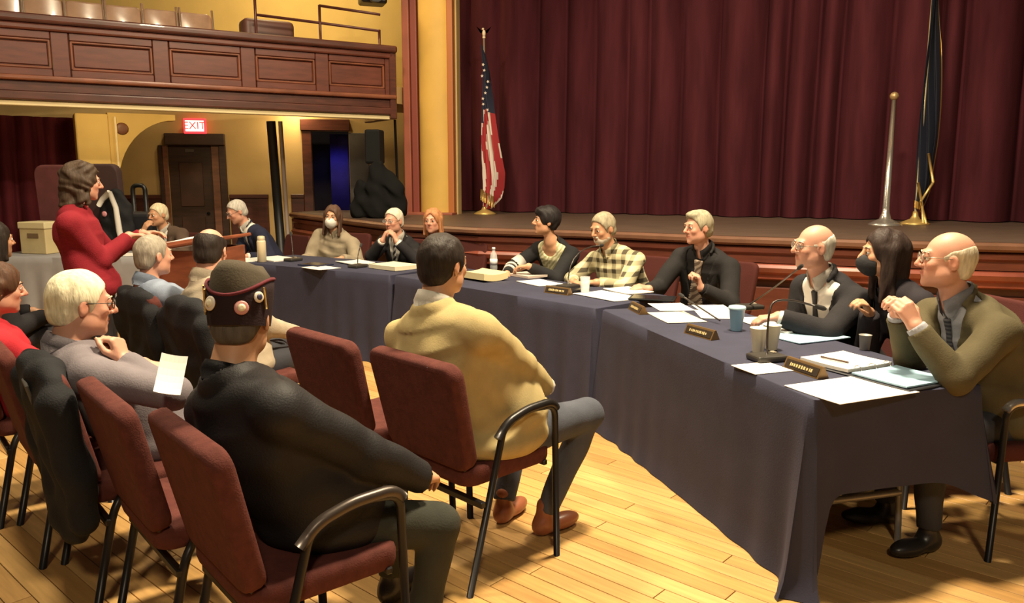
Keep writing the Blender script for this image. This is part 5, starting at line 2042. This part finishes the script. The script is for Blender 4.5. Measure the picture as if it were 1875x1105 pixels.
# cups
def cup(label, u, v, r0, r1, h, m, name='cup', lid=None, rim=True):
    p = atz(u, v, PZ)
    t = thing(name, label, name.split('_')[-1], (p.x, p.y, PZ), 0)
    bm = BM()
    lathe(bm, [(r0 * .9, 0), (r0, .004), (r1, h), (r1 + .002, h + .002), (r1 - .002, h + .002), (r0 - .003, .008)], 22)
    obj('cup_body', bm, m, t)
    if lid:
        bm = BM(); lathe(bm, [(r1 + .003, h - .004), (r1 + .005, h + .004), (r1 + .001, h + .014), (r1 - .012, h + .016)], 22); obj('lid', bm, lid, t)
    return t
M_cup = mat('frosted_cup', (.85, .78, .56), rough=.35)
cup('pale plastic cup beside the thin microphone neck, left one', 1388, 646, .026, .040, .115, M_cup)
cup('pale plastic cup beside the thin microphone neck, right one', 1412, 641, .026, .041, .118, M_cup)
cup('light blue tumbler with lid on the right table', 1348, 606, .029, .041, .118, mat('blue_tumbler', (.30, .52, .66), rough=.4), 'tumbler', lid=mat('blue_lid', (.48, .70, .78), rough=.4))
paper('light blue folder before the bald man in the black suit', 1478, 618, AZ3 + R(10), w=.24, l=.34, th=.004, m=M_blue, name='blue_folder', cat='folder', seed=7)
paper('white paper bundle under the left hand of the bald man in black', 1440, 603, AZ3 + R(22), w=.20, l=.27, th=.012, seed=8, curl=.012, name='paper_bundle')
paper('white sheet right of the blue tumbler', 1400, 588, AZ3 - R(5), seed=9, curl=.006)
paper('cream tinted sheet left of the blue tumbler', 1238, 582, AZ3 + R(84), w=.23, l=.34, m=mat('cream_sheet', (.78, .68, .48), rough=.8), seed=10)
paper('white sheet touching the left side of the blue tumbler', 1312, 577, AZ3 + R(70), w=.22, l=.28, seed=11)
paper('white sheet before the man with the brown tie', 1228, 563, AZ3 + R(80), seed=12)
paper('white sheet beside the long microphone near the tumbler', 1305, 566, AZ3 + R(75), seed=13, w=.20, l=.26)
b = atz(1318, 594, PZ)
gooseneck('microphone with dark neck lying low over the papers left of the tumbler', 1318, 594, [b + Vector((0, 0, .02)), b + Vector((-.05, .12, .05)), b + Vector((-.13, .34, .10))], AZ3, base=False)
b = atz(1372, 566, PZ)
e = aty(1462, 492, 4.12)
gooseneck('microphone with long straight neck reaching to the bald man in black', 1372, 566, [b + Vector((0, 0, .028)), b + (e - b) * .5 + Vector((0, 0, .0)), e], AZ3)
p = atz(1590, 600, PZ)
cup('small pale grey cup beside the woman with the black mask', 1583, 641, .022, .028, .07, mat('grey_cup', (.28, .27, .24), rough=.4))
# table 2
paper('white papers spread before the man in the plaid shirt', 1112, 543, AZ2 + R(82), w=.26, l=.42, th=.003, seed=14, curl=.008)
paper('white papers beside the glass on the middle table', 1150, 534, AZ2 + R(75), w=.22, l=.30, th=.006, seed=15, curl=.012)
paper('white sheet before the woman in the black cardigan', 988, 519, AZ2 + R(78), w=.22, l=.32, th=.004, seed=16)
paper('pale grey booklet under the hands of the woman in the cardigan', 965, 506, AZ2 + R(84), w=.20, l=.28, th=.018, m=mat('booklet', (.55, .45, .38), rough=.7), name='booklet', cat='booklet', seed=17)
paper('stack of cream papers left of the woman in the cardigan', 885, 512, AZ2 + R(88), w=.24, l=.32, th=.05, m=M_papery, name='paper_stack', seed=18, curl=.035)
def tablet(label, u, v, ang, w, l, m):
    p = atz(u, v, PZ)
    t = thing('tablet', label, 'tablet', (p.x, p.y, PZ), ang)
    bm = BM(); box(bm, (0, 0, .006), (w, l, .012), bev=.004); obj('tablet_case', bm, m, t)
    bm = BM(); box(bm, (0, 0, .0125), (w - .03, l - .03, .002), bev=.0005, seg=1); obj('screen', bm, mat('dark_screen', (.015, .015, .018), rough=.15), t)
tablet('dark tablet lying before the man in the plaid shirt', 1040, 531, AZ2, .26, .18, M_black)
tablet('dark folder tablet before the man with the brown tie', 1195, 548, AZ2 + R(30), .30, .2, M_black)
# drinking glass
p = atz(1071, 537, PZ)
t = thing('drinking_glass', 'clear drinking glass beside the plaid shirt man', 'glass', (p.x, p.y, PZ))
bm = BM(); lathe(bm, [(.026, 0), (.030, .002), (.036, .115), (.033, .115), (.027, .01)], 20); obj('glass_wall', bm, mat('clear_glass', (.92, .94, .94), rough=.05, alpha=.22), t)
bm = BM(); lathe(bm, [(.0255, .012), (.031, .075), (.030, .0755)], 20); obj('water', bm, mat('water', (.85, .9, .9), rough=.02, alpha=.25), t)
b = atz(1040, 524, PZ)
gooseneck('microphone with arched neck before the plaid shirt man', 1040, 528, [atz(1040, 528, PZ) + Vector((0, 0, .028)), atz(1040, 528, PZ) + Vector((0, .02, .30)), aty(1098, 450, 6.0)], AZ2)
# water bottle
p = atz(904, 497, PZ)
t = thing('water_bottle', 'clear plastic water bottle with white label on the middle table', 'bottle', (p.x, p.y, PZ))
bm = BM(); lathe(bm, [(.028, 0), (.032, .004), (.032, .05), (.031, .12), (.026, .150), (.013, .172), (.012, .185)], 20); obj('bottle_body', bm, mat('clear_plastic', (.85, .88, .88), rough=.08, alpha=.35), t)
bm = BM(); lathe(bm, [(.0328, .055), (.0328, .105)], 20); obj('label_band', bm, mat('bottle_label', (.7, .68, .66), rough=.6), t)
bm = BM(); lathe(bm, [(.0145, .183), (.0145, .202), (.012, .204)], 14); obj('bottle_cap', bm, mat('white_cap', (.75, .75, .75), rough=.5), t)
# table 1
paper('thick open book with cream pages on the left panel table', 722, 492, AZ1 + R(80), w=.28, l=.36, th=.035, m=mat('book_pages', (.74, .66, .46), rough=.8), name='open_book', cat='book', seed=20, curl=.04)
paper('white sheets before the woman with the white mask', 650, 482, AZ1 + R(70), w=.24, l=.34, th=.006, seed=21, curl=.015)
paper('white sheet near the front edge of the left table', 588, 491, AZ1 + R(78), w=.22, l=.29, seed=22)
paper('white papers leaning from the hands of the white-haired man in black', 700, 487, AZ1 + R(60), w=.2, l=.26, th=.004, seed=23, curl=.03)
tablet('dark blue folder before the woman with the white mask', 578, 486, AZ1, .26, .2, mat('blue_black', (.02, .025, .06), rough=.4))
paper('white papers spread at the left end of the left table', 505, 475, AZ1 + R(80), w=.30, l=.42, th=.01, seed=24, curl=.015)
paper('white sheet before the man in the navy suit', 448, 477, AZ1 + R(85), w=.24, l=.36, th=.004, seed=25)
p = atz(480, 480, PZ)
t = thing('thermos', 'cream coloured thermos flask before the man in the navy suit', 'flask', (p.x, p.y, PZ))
bm = BM(); lathe(bm, [(.038, 0), (.042, .004), (.042, .19), (.036, .205)], 20); obj('flask_body', bm, mat('cream_enamel', (.62, .52, .34), rough=.35), t)
bm = BM(); lathe(bm, [(.034, .203), (.036, .21), (.034, .24), (.02, .246)], 20); obj('flask_cap', bm, mat('cap_cream', (.55, .46, .3), rough=.4), t)
for u, v, e, lab in ((537, 478, (533, 432), 'microphone with thin neck between the thermos and the masked woman'), (655, 490, (660, 452), 'microphone with short neck before the masked woman in the coat')):
    b = atz(u, v, PZ); e = aty(e[0], e[1], b.y + .12)
    gooseneck(lab, u, v, [b + Vector((0, 0, .028)), b + Vector((0, 0, .12)), e], AZ1)

# lectern papers
o = obj('paper_sheet', sheet_bm(.22, .28, .003, 30, .004), M_paper, loc=(-2.27, 5.60, 1.125), rot=(R(3), R(-9), R(-10)))
meta(o, 'white sheet lying on the lectern desk', 'paper')

# side table: beige storage box and papers
p = atz(42, 474, PZ)
t = thing('storage_box', 'beige cardboard box with lid on the pale side table', 'box', (-4.93, 8.32, PZ), R(-14))
bm = BM(); box(bm, (0, 0, .15), (.32, .26, .30), bev=.008); obj('carton', bm, mat('beige_card', (.52, .42, .22), rough=.8, var=.08), t)
bm = BM(); box(bm, (0, 0, .295), (.34, .28, .07), bev=.01); obj('lid', bm, mat('pale_card', (.60, .52, .30), rough=.8), t)
bm = BM(); box(bm, (.01, -.133, .19), (.14, .006, .05), bev=.002, seg=1); obj('hand_hole', bm, mat('brown_hole', (.16, .10, .05), rough=.9), t)
for i, (x, y) in enumerate(((-4.35, 8.15), (-3.95, 8.1))):
    o = obj('paper_sheet', sheet_bm(.3, .4, .004, 40 + i, .006), M_paper, loc=(x, y, PZ), rot=(0, 0, R(80 + 12 * i)))
    meta(o, ['white sheet on the pale side table near the beige box', 'white sheet on the pale side table behind the red sweater'][i], 'paper')

# paper held by the white-haired man
o = obj('folded_paper', sheet_bm(.085, .15, .004, 50, .02), M_paper, loc=tuple(aty(312, 690, 2.62)), rot=(R(48), R(14), R(20)))
meta(o, 'folded cream paper held up between the white-haired man and the capped man', 'paper')

# coats hung over chair backs
M_coat = fab('black_coat_cloth', (.016, .016, .018), bump=.3)
def coat(label, c, az, seed, fs=1.0, trim=False, wide=1.0):
    t = thing('coat', label, 'coat', (c.x, c.y, 0), -R(az))
    a = R(13)
    y0, z0, y1, z1 = -.215, .46, -.215 - math.sin(a) * .44, .475 + math.cos(a) * .44
    ops = []
    L_ = [V3(1, 0, 0)] * 5; F_ = [V3(0, 1, 0)] * 5
    pts = [V3(0, y1 + .01, z1 - .025), V3(0, y1 + .012, z1 - .10), V3(0, (y0 + y1) / 2 - .01, (z0 + z1) / 2), V3(0, y0 - .02, z0), V3(0, y0 - .05, z0 - .16 * fs)]
    ops.append(('+', p_loft(pts, L_, F_, [.245 * wide, .285 * wide, .29 * wide, .28 * wide, .25 * wide], [.058, .066, .072, .07, .055], .055), 0))
    for sd in (1, -1):
        ops.append(('+', p_cone(V3(.25 * sd * wide, y1 - .0, z1 - .10), V3(.27 * sd * wide, y0 - .04, z0 - .08), .05, .045), .03))
    pr = None
    for k in range(9):
        an = R(200) + R(-220) * k / 8
        q_ = V3(.085 * math.cos(an), y1 - .01 + .03 * math.sin(an), z1 - .012 + .012 * math.sin(an))
        if pr is not None: ops.append(('+', p_cone(pr, q_, .022, .022), .02))
        pr = q_
    field_mesh('coat_cloth', ops, .010, M_coat, t, noise=folds(.010, seed, .9))
    if trim:
        bm = BM()
        m0 = V3(-.02, y1 - .085, z1 - .02)
        box(bm, (.09, (y0 + y1) / 2 - .085, (z0 + z1) / 2 + .09), (.075, .012, .19), rot=Matrix.Rotation(R(12), 3, 'Y') @ Matrix.Rotation(a, 3, 'X'), bev=.005)
        obj('grey_lining', bm, mat('grey_lining_cloth', (.10, .09, .08), rough=.9), t)
    return t
coat('black coat with grey lining hung over the second maroon chair from the left edge', rowA[2], 50, 3, trim=True, wide=1.05)
coat('black coat hung over the chair of the bald man in beige', rowB[3], 46, 4)
coat('black coat hung over the chair of the man in light blue', rowB[4], 46, 6)

# =================================================================== PANEL CHAIRS
def seat_for(p, label, dist=.0, high=.0, arm=False, group='dark chairs of the panel members'):
    a = R(p['az'])
    x, y = p['hip']
    return chair(x - math.sin(a) * dist, y - math.cos(a) * dist, p['az'], label, arm_r=arm, arm_l=arm, group=group, high=high, armm=mat('chrome_arm', (.55, .52, .48), rough=.25, metal=.8), **PCHAIR)
for p, lab, hi, arm in ((p12, 'chair with chrome arms under the man in olive brown', .0, True), (p11, 'dark chair of the woman with the black mask', .06, False), (p10, 'dark chair of the bald man in the black suit', 0, False),
                   (p9, 'dark chair of the man with the brown tie', 0, False), (p8, 'dark chair of the man in the plaid shirt', 0, False), (p7, 'dark chair of the woman in the cardigan', 0, False), (p6, 'dark chair of the woman with reddish blond hair', 0, False),
                   (p5, 'dark chair of the white-haired man with folded hands', 0, False), (p4, 'dark chair of the woman with the white mask', .03, False), (p3, 'dark chair of the man in the navy suit', 0, False), (p2, 'dark chair of the man in the brown jacket', 0, False)):
    seat_for(p, lab, .02, hi, arm)
chair(p16['hip'][0], p16['hip'][1], 46, 'maroon chair under the woman in red at the left edge', group=G) if False else None

# =================================================================== FLAGS ON THE STAGE
def pole_thing(label, name, cat, p, h, r=.014, m=None, base_m=None):
    t = thing(name, label, cat, p)
    bm = BM(); lathe(bm, [(.15, 0), (.15, .012), (.11, .035), (.05, .06), (.03, .10), (.025, .14)], 24); obj('base', bm, base_m or M_gold, t)
    bm = BM(); tube(bm, [(0, 0, .1), (0, 0, h)], r, 10); obj('pole', bm, m or M_gold, t)
    return t
M_pole = mat('pale_pole', (.62, .50, .36), rough=.35, metal=.3)
fb = atz(889, 391, STZ) + Vector((.0, -.25, 0))
ftop = aty(899, 70, fb.y).z - STZ
t = pole_thing('flag of red and white stripes with blue canton furled on a pole with eagle', 'national_flag', 'flag', tuple(fb), ftop, m=M_pole)
# eagle finial
bm = BM()
tube(bm, [(0, 0, ftop), (0, 0, ftop + .03)], .02, 10)
bmesh.ops.create_uvsphere(bm, u_segments=10, v_segments=8, radius=.030, matrix=Matrix.Translation((0, 0, ftop + .06)) @ Matrix.Diagonal((.8, .8, 1.5, 1)))
bmesh.ops.create_uvsphere(bm, u_segments=8, v_segments=6, radius=.016, matrix=Matrix.Translation((-.012, 0, ftop + .115)))
M_eagle = mat('pale_gilt', (.75, .62, .42), rough=.4)
obj('eagle_body', bm, M_eagle, t)
for sd in (1, -1):
    bm = BM(); w_ = [bm.verts.new(q_) for q_ in ((.015 * sd, 0, ftop + .05), (.05 * sd, 0, ftop + .07), (.10 * sd, 0, ftop + .15), (.06 * sd, 0, ftop + .12), (.02 * sd, 0, ftop + .09))]
    bm.faces.new(w_); bmesh.ops.solidify(bm, geom=bm.faces[:], thickness=.012); obj('eagle_wing', bm, M_eagle, t)


def furled(zt, zb, wprof, m, name, parent, colfn, nfold=5, depth=.10, seed=1, cols=('r',), x0=0.0):
    """hanging gathered flag cloth: a pleated sheet gathered to the pole; colours per fly stripe"""
    rr = random.Random(seed)
    NU, NV = 60, 40
    bm = BM(); g = []
    for j in range(NV + 1):
        v = j / NV
        w = np.interp(v, [0, .08, .4, .75, .93, 1], wprof)
        row = []
        for i in range(NU + 1):
            u = i / NU
            tri = abs(((u * nfold + .15 * math.sin(5 * v + seed)) % 1) * 2 - 1)
            x = x0 + w * (u * .55 + .45 * tri * (.4 + .6 * u)) + .02 * math.sin(7 * v + 3 * u)
            y = depth * (tri - .5) * (.3 + .7 * u) + .02 * math.sin(9 * v + 6 * u) - .03
            z = zt + (zb - zt) * v - .22 * u * (1 - v) * .8 - .05 * u
            row.append(bm.verts.new((x, y, z)))
        g.append(row)
    for j in range(NV):
        for i in range(NU):
            f = bm.faces.new([g[j][i], g[j][i + 1], g[j + 1][i + 1], g[j + 1][i]])
            f.smooth = True
            f.material_index = colfn(i / NU, j / NV)
    return obj(name, bm, m, parent)
M_fr = mat('flag_red', (.36, .025, .03), rough=.8)
M_fw = mat('flag_white', (.66, .56, .50), rough=.8)
M_fb = mat('flag_blue', (.018, .02, .045), rough=.8)
def uscol(u, v):
    # canton: upper hoist part of a hanging flag; stripes run along the fly, which hangs downwards
    if v < .40 + .06 * math.sin(9 * u):
        return 2 if v < .34 or u < .5 else (0 if int(u * 13) % 2 == 0 else 1)
    return 0 if int(u * 11 + 1.6 * v + .35 * math.sin(14 * v)) % 2 else 1
fc = furled(ftop - .06, .12, [.07, .14, .24, .33, .29, .16], [M_fr, M_fw, M_fb], 'flag_cloth', t, uscol, 4, .12, 2, x0=-.05)
# fringe at the lower edge
bm = BM()
for k in range(26):
    u = k / 25
    x = -.05 + .17 * u + .01 * math.sin(k * 2.1); y = .07 * math.sin(k * 1.3) - .04
    tube(bm, [(x, y, .34 - .10 * u), (x + .006 * math.sin(k), y, .19 - .10 * u)], .006, 5)
fr_ = obj('gold_fringe', bm, M_gold, fc); fr_['kind'] = 'stuff'
# white stars on the canton
bm = BM()
rr = random.Random(4)
for k in range(9):
    z = ftop - .35 - .09 * k * .8
    x = -.03 + .09 * rr.random()
    a0 = rr.random()
    vs = [bm.verts.new((x + (.022 if q_ % 2 == 0 else .009) * math.cos(a0 + q_ * PI / 5), -.115, z + (.022 if q_ % 2 == 0 else .009) * math.sin(a0 + q_ * PI / 5))) for q_ in range(10)]
    bm.faces.new(vs)
st_ = obj('stars', bm, M_fw, fc); st_['kind'] = 'stuff'

# silver post with knob, right
sp = atz(1620, 413, STZ)
stop = aty(1637, 182, sp.y).z - STZ
t = thing('silver_post', 'silver post with round base and gold knob on the stage', 'post', tuple(sp))
M_silver = mat('silver_metal', (.72, .66, .58), rough=.25, metal=.85)
bm = BM(); lathe(bm, [(.17, 0), (.17, .012), (.12, .04), (.06, .07), (.04, .13), (.03, .2)], 28); obj('base', bm, M_silver, t)
bm = BM(); tube(bm, [(0, 0, .18), (0, 0, stop)], [.034, .024], 12); obj('pole', bm, M_silver, t)
bm = BM(); bmesh.ops.create_uvsphere(bm, u_segments=14, v_segments=10, radius=.045, matrix=Matrix.Translation((0, 0, stop + .03)))
for f in bm.faces: f.smooth = True
obj('knob', bm, mat('dull_gold', (.42, .27, .12), rough=.4, metal=.5), t)
# dark blue flag behind it
fp = atz(1668, 408, STZ) + Vector((-.12, -.32, 0))
t = pole_thing('dark blue flag with gold fringe hanging on a tall pole behind the silver post', 'state_flag', 'flag', tuple(fp), 4.2, m=mat('brass_pole', (.52, .42, .24), rough=.35, metal=.5))
fc = furled(3.3, .18, [.05, .12, .22, .26, .24, .16], [mat('navy_flag', (.010, .012, .028), rough=.8), M_gold], 'flag_cloth', t, lambda u, v: 1 if (u > .955 or (v > .965)) else 0, 3, .14, 7, x0=-.06)
bm = BM()
for k, (a, b_) in enumerate((((.02, -.13, .75), (.10, -.12, .45)), ((.10, -.12, .45), (-.02, -.13, .25)), ((-.02, -.13, .25), (.06, -.12, .02)))):
    tube(bm, [a, b_], .014, 6)
tube(bm, [(-.06, -.12, .45), (.0, -.13, .2), (.03, -.12, .02)], .014, 6)
c_ = obj('gold_cord', bm, M_gold, fc); c_['kind'] = 'stuff'

# =================================================================== LEFT BACKGROUND THINGS
# two tall padded maroon chairs / screens with a coat and scarf
def tall_back(label, u0, u1, v_top, y, m):
    a, b = aty(u0, 400, y), aty(u1, 400, y)
    h = aty((u0 + u1) / 2, v_top, y).z
    t = thing('high_back_chair', label, 'chair', ((a.x + b.x) / 2, y, 0), R(-8))
    w = b.x - a.x
    bm = BM(); pillow(bm, w, w * .98, h - .42, .10, .09); tilt(bm, R(3), (0, -.02, .42)); obj('backrest', bm, m, t, smooth=True, auto=50)
    bm = BM(); pillow(bm, w, w, .5, .10, .06); bmesh.ops.rotate(bm, matrix=Matrix.Rotation(-PI / 2, 3, 'X'), verts=bm.verts); bmesh.ops.translate(bm, vec=(0, .03, .40), verts=bm.verts); obj('seat', bm, m, t, smooth=True, auto=50)
    for sx in (1, -1):
        for yy in (0.02, .45):
            bm = BM(); tube(bm, [(sx * (w / 2 - .05), yy, 0), (sx * (w / 2 - .05), yy, .38)], .022, 8); obj('leg', bm, M_frame, t)
    return t, w, h
t, w, h = tall_back('tall maroon padded chair behind the woman in the red sweater', 82, 150, 302, 8.75, mat('dull_maroon', (.11, .028, .03), rough=.8, var=.15))
t, w, h = tall_back('tall dark padded chair right of the woman in red, draped with a black coat', 172, 236, 300, 8.9, mat('brown_black_pad', (.045, .02, .02), rough=.8))
q_ = aty(212, 400, 8.7)
ct = thing('draped_coat', 'black coat with a white scarf draped on the tall dark chair', 'coat', (q_.x, 8.72, 0), R(-8))
field_mesh('coat_cloth', [('+', p_loft([V3(0, 0, 1.36), V3(0, 0, 1.24), V3(0, 0, .9), V3(0, 0, .5)], [V3(1, 0, 0)] * 4, [V3(0, 1, 0)] * 4, [.09, .19, .21, .23], [.05, .07, .09, .10], .06), 0)], .014, M_coat, ct, noise=folds(.014, 8))
bm = BM()
sc_ = mat('white_scarf', (.62, .58, .52), rough=.85)
for pts in ([(-.13, -.10, 1.24), (-.07, -.115, 1.31), (.02, -.115, 1.385)], [(.02, -.115, 1.385), (.085, -.125, 1.22), (.115, -.14, .98), (.145, -.145, .80)]):
    tube(bm, pts, [.026, .028, .032, .03][:len(pts)], 8)
obj('scarf', bm, sc_, ct)
bm = BM(); lathe(bm, [(.03, 0), (.03, .006), (.012, .010)], 12); obj('badge', bm, mat('badge_pink', (.6, .25, .28), rough=.4), ct, loc=(-.07, -.10, 1.15), rot=(PI / 2, 0, 0))
# trolley case
q_ = aty(258, 400, 9.2)
tr = thing('trolley_case', 'black trolley case with a tall loop handle beside the dark door', 'case', (q_.x, 9.2, 0), R(-6))
bm = BM(); box(bm, (0, 0, .60), (.40, .26, 1.10), bev=.05, seg=3); obj('shell', bm, mat('case_black', (.015, .014, .018), rough=.6), tr)
bm = BM(); tube(bm, fillet([(-.075, 0, 1.10), (-.075, 0, 1.45), (.075, 0, 1.45), (.075, 0, 1.10)], .06, 5), .026, 8); obj('loop_handle', bm, M_black, tr)
for sx in (1, -1):
    bm = BM(); tube(bm, [(sx * .17 - .02, 0, .05), (sx * .17 + .02, 0, .05)], .05, 14); obj('wheel', bm, M_black, tr)
# loudspeaker on stand, black cloth over equipment
a, b = aty(673, 300, 10.35), aty(701, 300, 10.35)
zt, zb = aty(687, 238, 10.35).z, aty(687, 300, 10.35).z
t = thing('loudspeaker', 'black loudspeaker on a stand in front of the grey door', 'loudspeaker', ((a.x + b.x) / 2, 10.35, STZ), R(-6))
bm = BM(); box(bm, (0, 0, (zt + zb) / 2 - STZ), (b.x - a.x, .24, zt - zb), bev=.02); obj('cabinet', bm, mat('speaker_black', (.008, .008, .009), rough=.7, spec=.2), t)
bm = BM(); box(bm, (0, -.122, (zt + zb) / 2 - STZ), ((b.x - a.x) * .86, .008, (zt - zb) * .9), bev=.003, seg=1); obj('grille', bm, mat('grille_black', (.010, .010, .010), spec=.2, rough=.8, bump=.3, bscale=300), t)
bm = BM(); tube(bm, [(0, 0, 0), (0, 0, zb - STZ + .01)], .018, 8); obj('stand_pole', bm, M_black, t)
for k in range(3):
    bm = BM(); tube(bm, [(0, 0, .32), (.26 * math.cos(k * 2.1 + .5), .26 * math.sin(k * 2.1 + .5), .01)], .011, 6); obj('leg', bm, M_black, t)
cc = aty(692, 350, 9.9)
t = thing('draped_equipment', 'heap of equipment under black cloth below the loudspeaker', 'cover', (cc.x, 9.9, STZ), 0)
z_ = lambda v: aty(692, v, 9.9).z - STZ
x_ = lambda u: aty(u, 350, 9.9).x - cc.x
field_mesh('black_cover', [('+', p_cone(V3(x_(690), 0, z_(312)), V3(x_(690), 0, z_(385)), .10, .20), 0), ('+', p_cone(V3(x_(697), 0, z_(306)), V3(x_(722), 0, z_(345)), .055, .10), .06),
                           ('+', p_cone(V3(x_(725), 0, z_(350)), V3(x_(728), 0, z_(388)), .11, .12), .05), ('+', p_cone(V3(x_(662), 0, z_(338)), V3(x_(655), 0, z_(390)), .07, .11), .05), ('-', p_box((0, 0, -.35), np.eye(3), (2, 2, .36)), .01)], .014,
           mat('cover_black', (.008, .008, .008), rough=.9, bump=.3, bscale=20, spec=.15), t, noise=folds(.018, 5))

# =================================================================== BALCONY THINGS
M_seatw = mat('varnished_seat', (.40, .24, .15), rough=.25, var=.15, coat=.4)
M_chromeb = mat('pale_metal', (.70, .55, .42), rough=.2, metal=.7)
def gallery_chair(label, u, y_off, first=None):
    s = bal_s(u)
    p = BA + BDv * s + BNv * -y_off
    t = thing('gallery_chair', label, 'chair', (p.x, p.y, 2.72), BAng + PI, 'chairs on the balcony')
    bm = BM(); pillow(bm, .40, .40, .30, .022, .05, bow=-.05); tilt(bm, R(8), (0, -.19, .50)); obj('backrest', bm, M_seatw, t, smooth=True, auto=50)
    bm = BM(); pillow(bm, .40, .38, .40, .025, .05); bmesh.ops.rotate(bm, matrix=Matrix.Rotation(-PI / 2, 3, 'X'), verts=bm.verts); bmesh.ops.translate(bm, vec=(0, -.18, .44), verts=bm.verts); obj('seat', bm, M_seatw, t, smooth=True, auto=50)
    for sx in (1, -1):
        bm = BM(); tube(bm, [(sx * .20, -.19, 0), (sx * .205, -.18, .46), (sx * .205, -.245, .84)], .014, 8); obj('leg', bm, M_chromeb, t)
        bm = BM(); tube(bm, [(sx * .20, .20, 0), (sx * .20, .18, .43)], .014, 8); obj('leg', bm, M_chromeb, t)
    return t
for i, (u, yo) in enumerate(((30, .55), (110, .55), (190, .58), (262, .6), (335, .6), (398, .6))):
    gallery_chair('%s of the six varnished chairs behind the balcony ledge' % ['leftmost', 'second from left', 'third from left', 'fourth from left', 'fifth from left', 'rightmost'][i], u, yo)
# pipe railing
def bp(u, v, off=-.10):
    s_ = bal_s(u); p = BA + BDv * s_ + BNv * off
    r = ray(u, v)
    t_ = math.hypot(p.x, p.y) / math.hypot(r.x, r.y)
    return Vector((p.x, p.y, EYE + r.z * t_))
rl = thing('pipe_railing', 'brown pipe railing above the right part of the balcony', 'railing', tuple(bp(600, 90)))
def rtube(name, pts, r=.017):
    bm = BM(); tube(bm, [p - rl.location for p in pts], r, 8); return obj(name, bm, mat('rail_brown', (.10, .03, .022), rough=.4, metal=.2), rl)
for u, v0 in ((485, -30), (600, 10), (706, 55)):
    p = bp(u, 80); rtube('rail_post', [Vector((p.x, p.y, 3.18)), bp(u, v0)])
rtube('lower_rail', [bp(487, 28), bp(596, 42), bp(706, 57)])
rtube('upper_rail', [bp(600, 11), bp(708, 27)])
# covered brown crate on the balcony
p = bp(520, 60, -.5)
t = thing('brown_hassock', 'low brown upholstered bench behind the balcony ledge', 'bench', (p.x, p.y, 2.72), BAng)
bm = BM(); box(bm, (0, 0, .36), (.62, .3, .72), bev=.06, seg=3); obj('cushion', bm, mat('brown_vinyl', (.12, .045, .03), rough=.5), t, smooth=True, auto=50)
# dark stage light high at right
p = aty(682, 0, 10.9)
t = thing('stage_light', 'dark spotlight hanging at the top edge above the balcony', 'lamp', (p.x, p.y, p.z + .05), R(20))
bm = BM(); box(bm, (0, 0, 0), (.34, .3, .22), bev=.03, seg=2); obj('housing', bm, M_black, t)
bm = BM(); lathe(bm, [(.11, 0), (.12, .06), (.12, .10)], 18); obj('lens_hood', bm, M_black, t, loc=(0, -.14, 0), rot=(PI / 2, 0, 0))
bm = BM(); tube(bm, [(0, 0, .1), (0, 0, 1.4)], .02, 8); obj('hanger', bm, M_black, t)
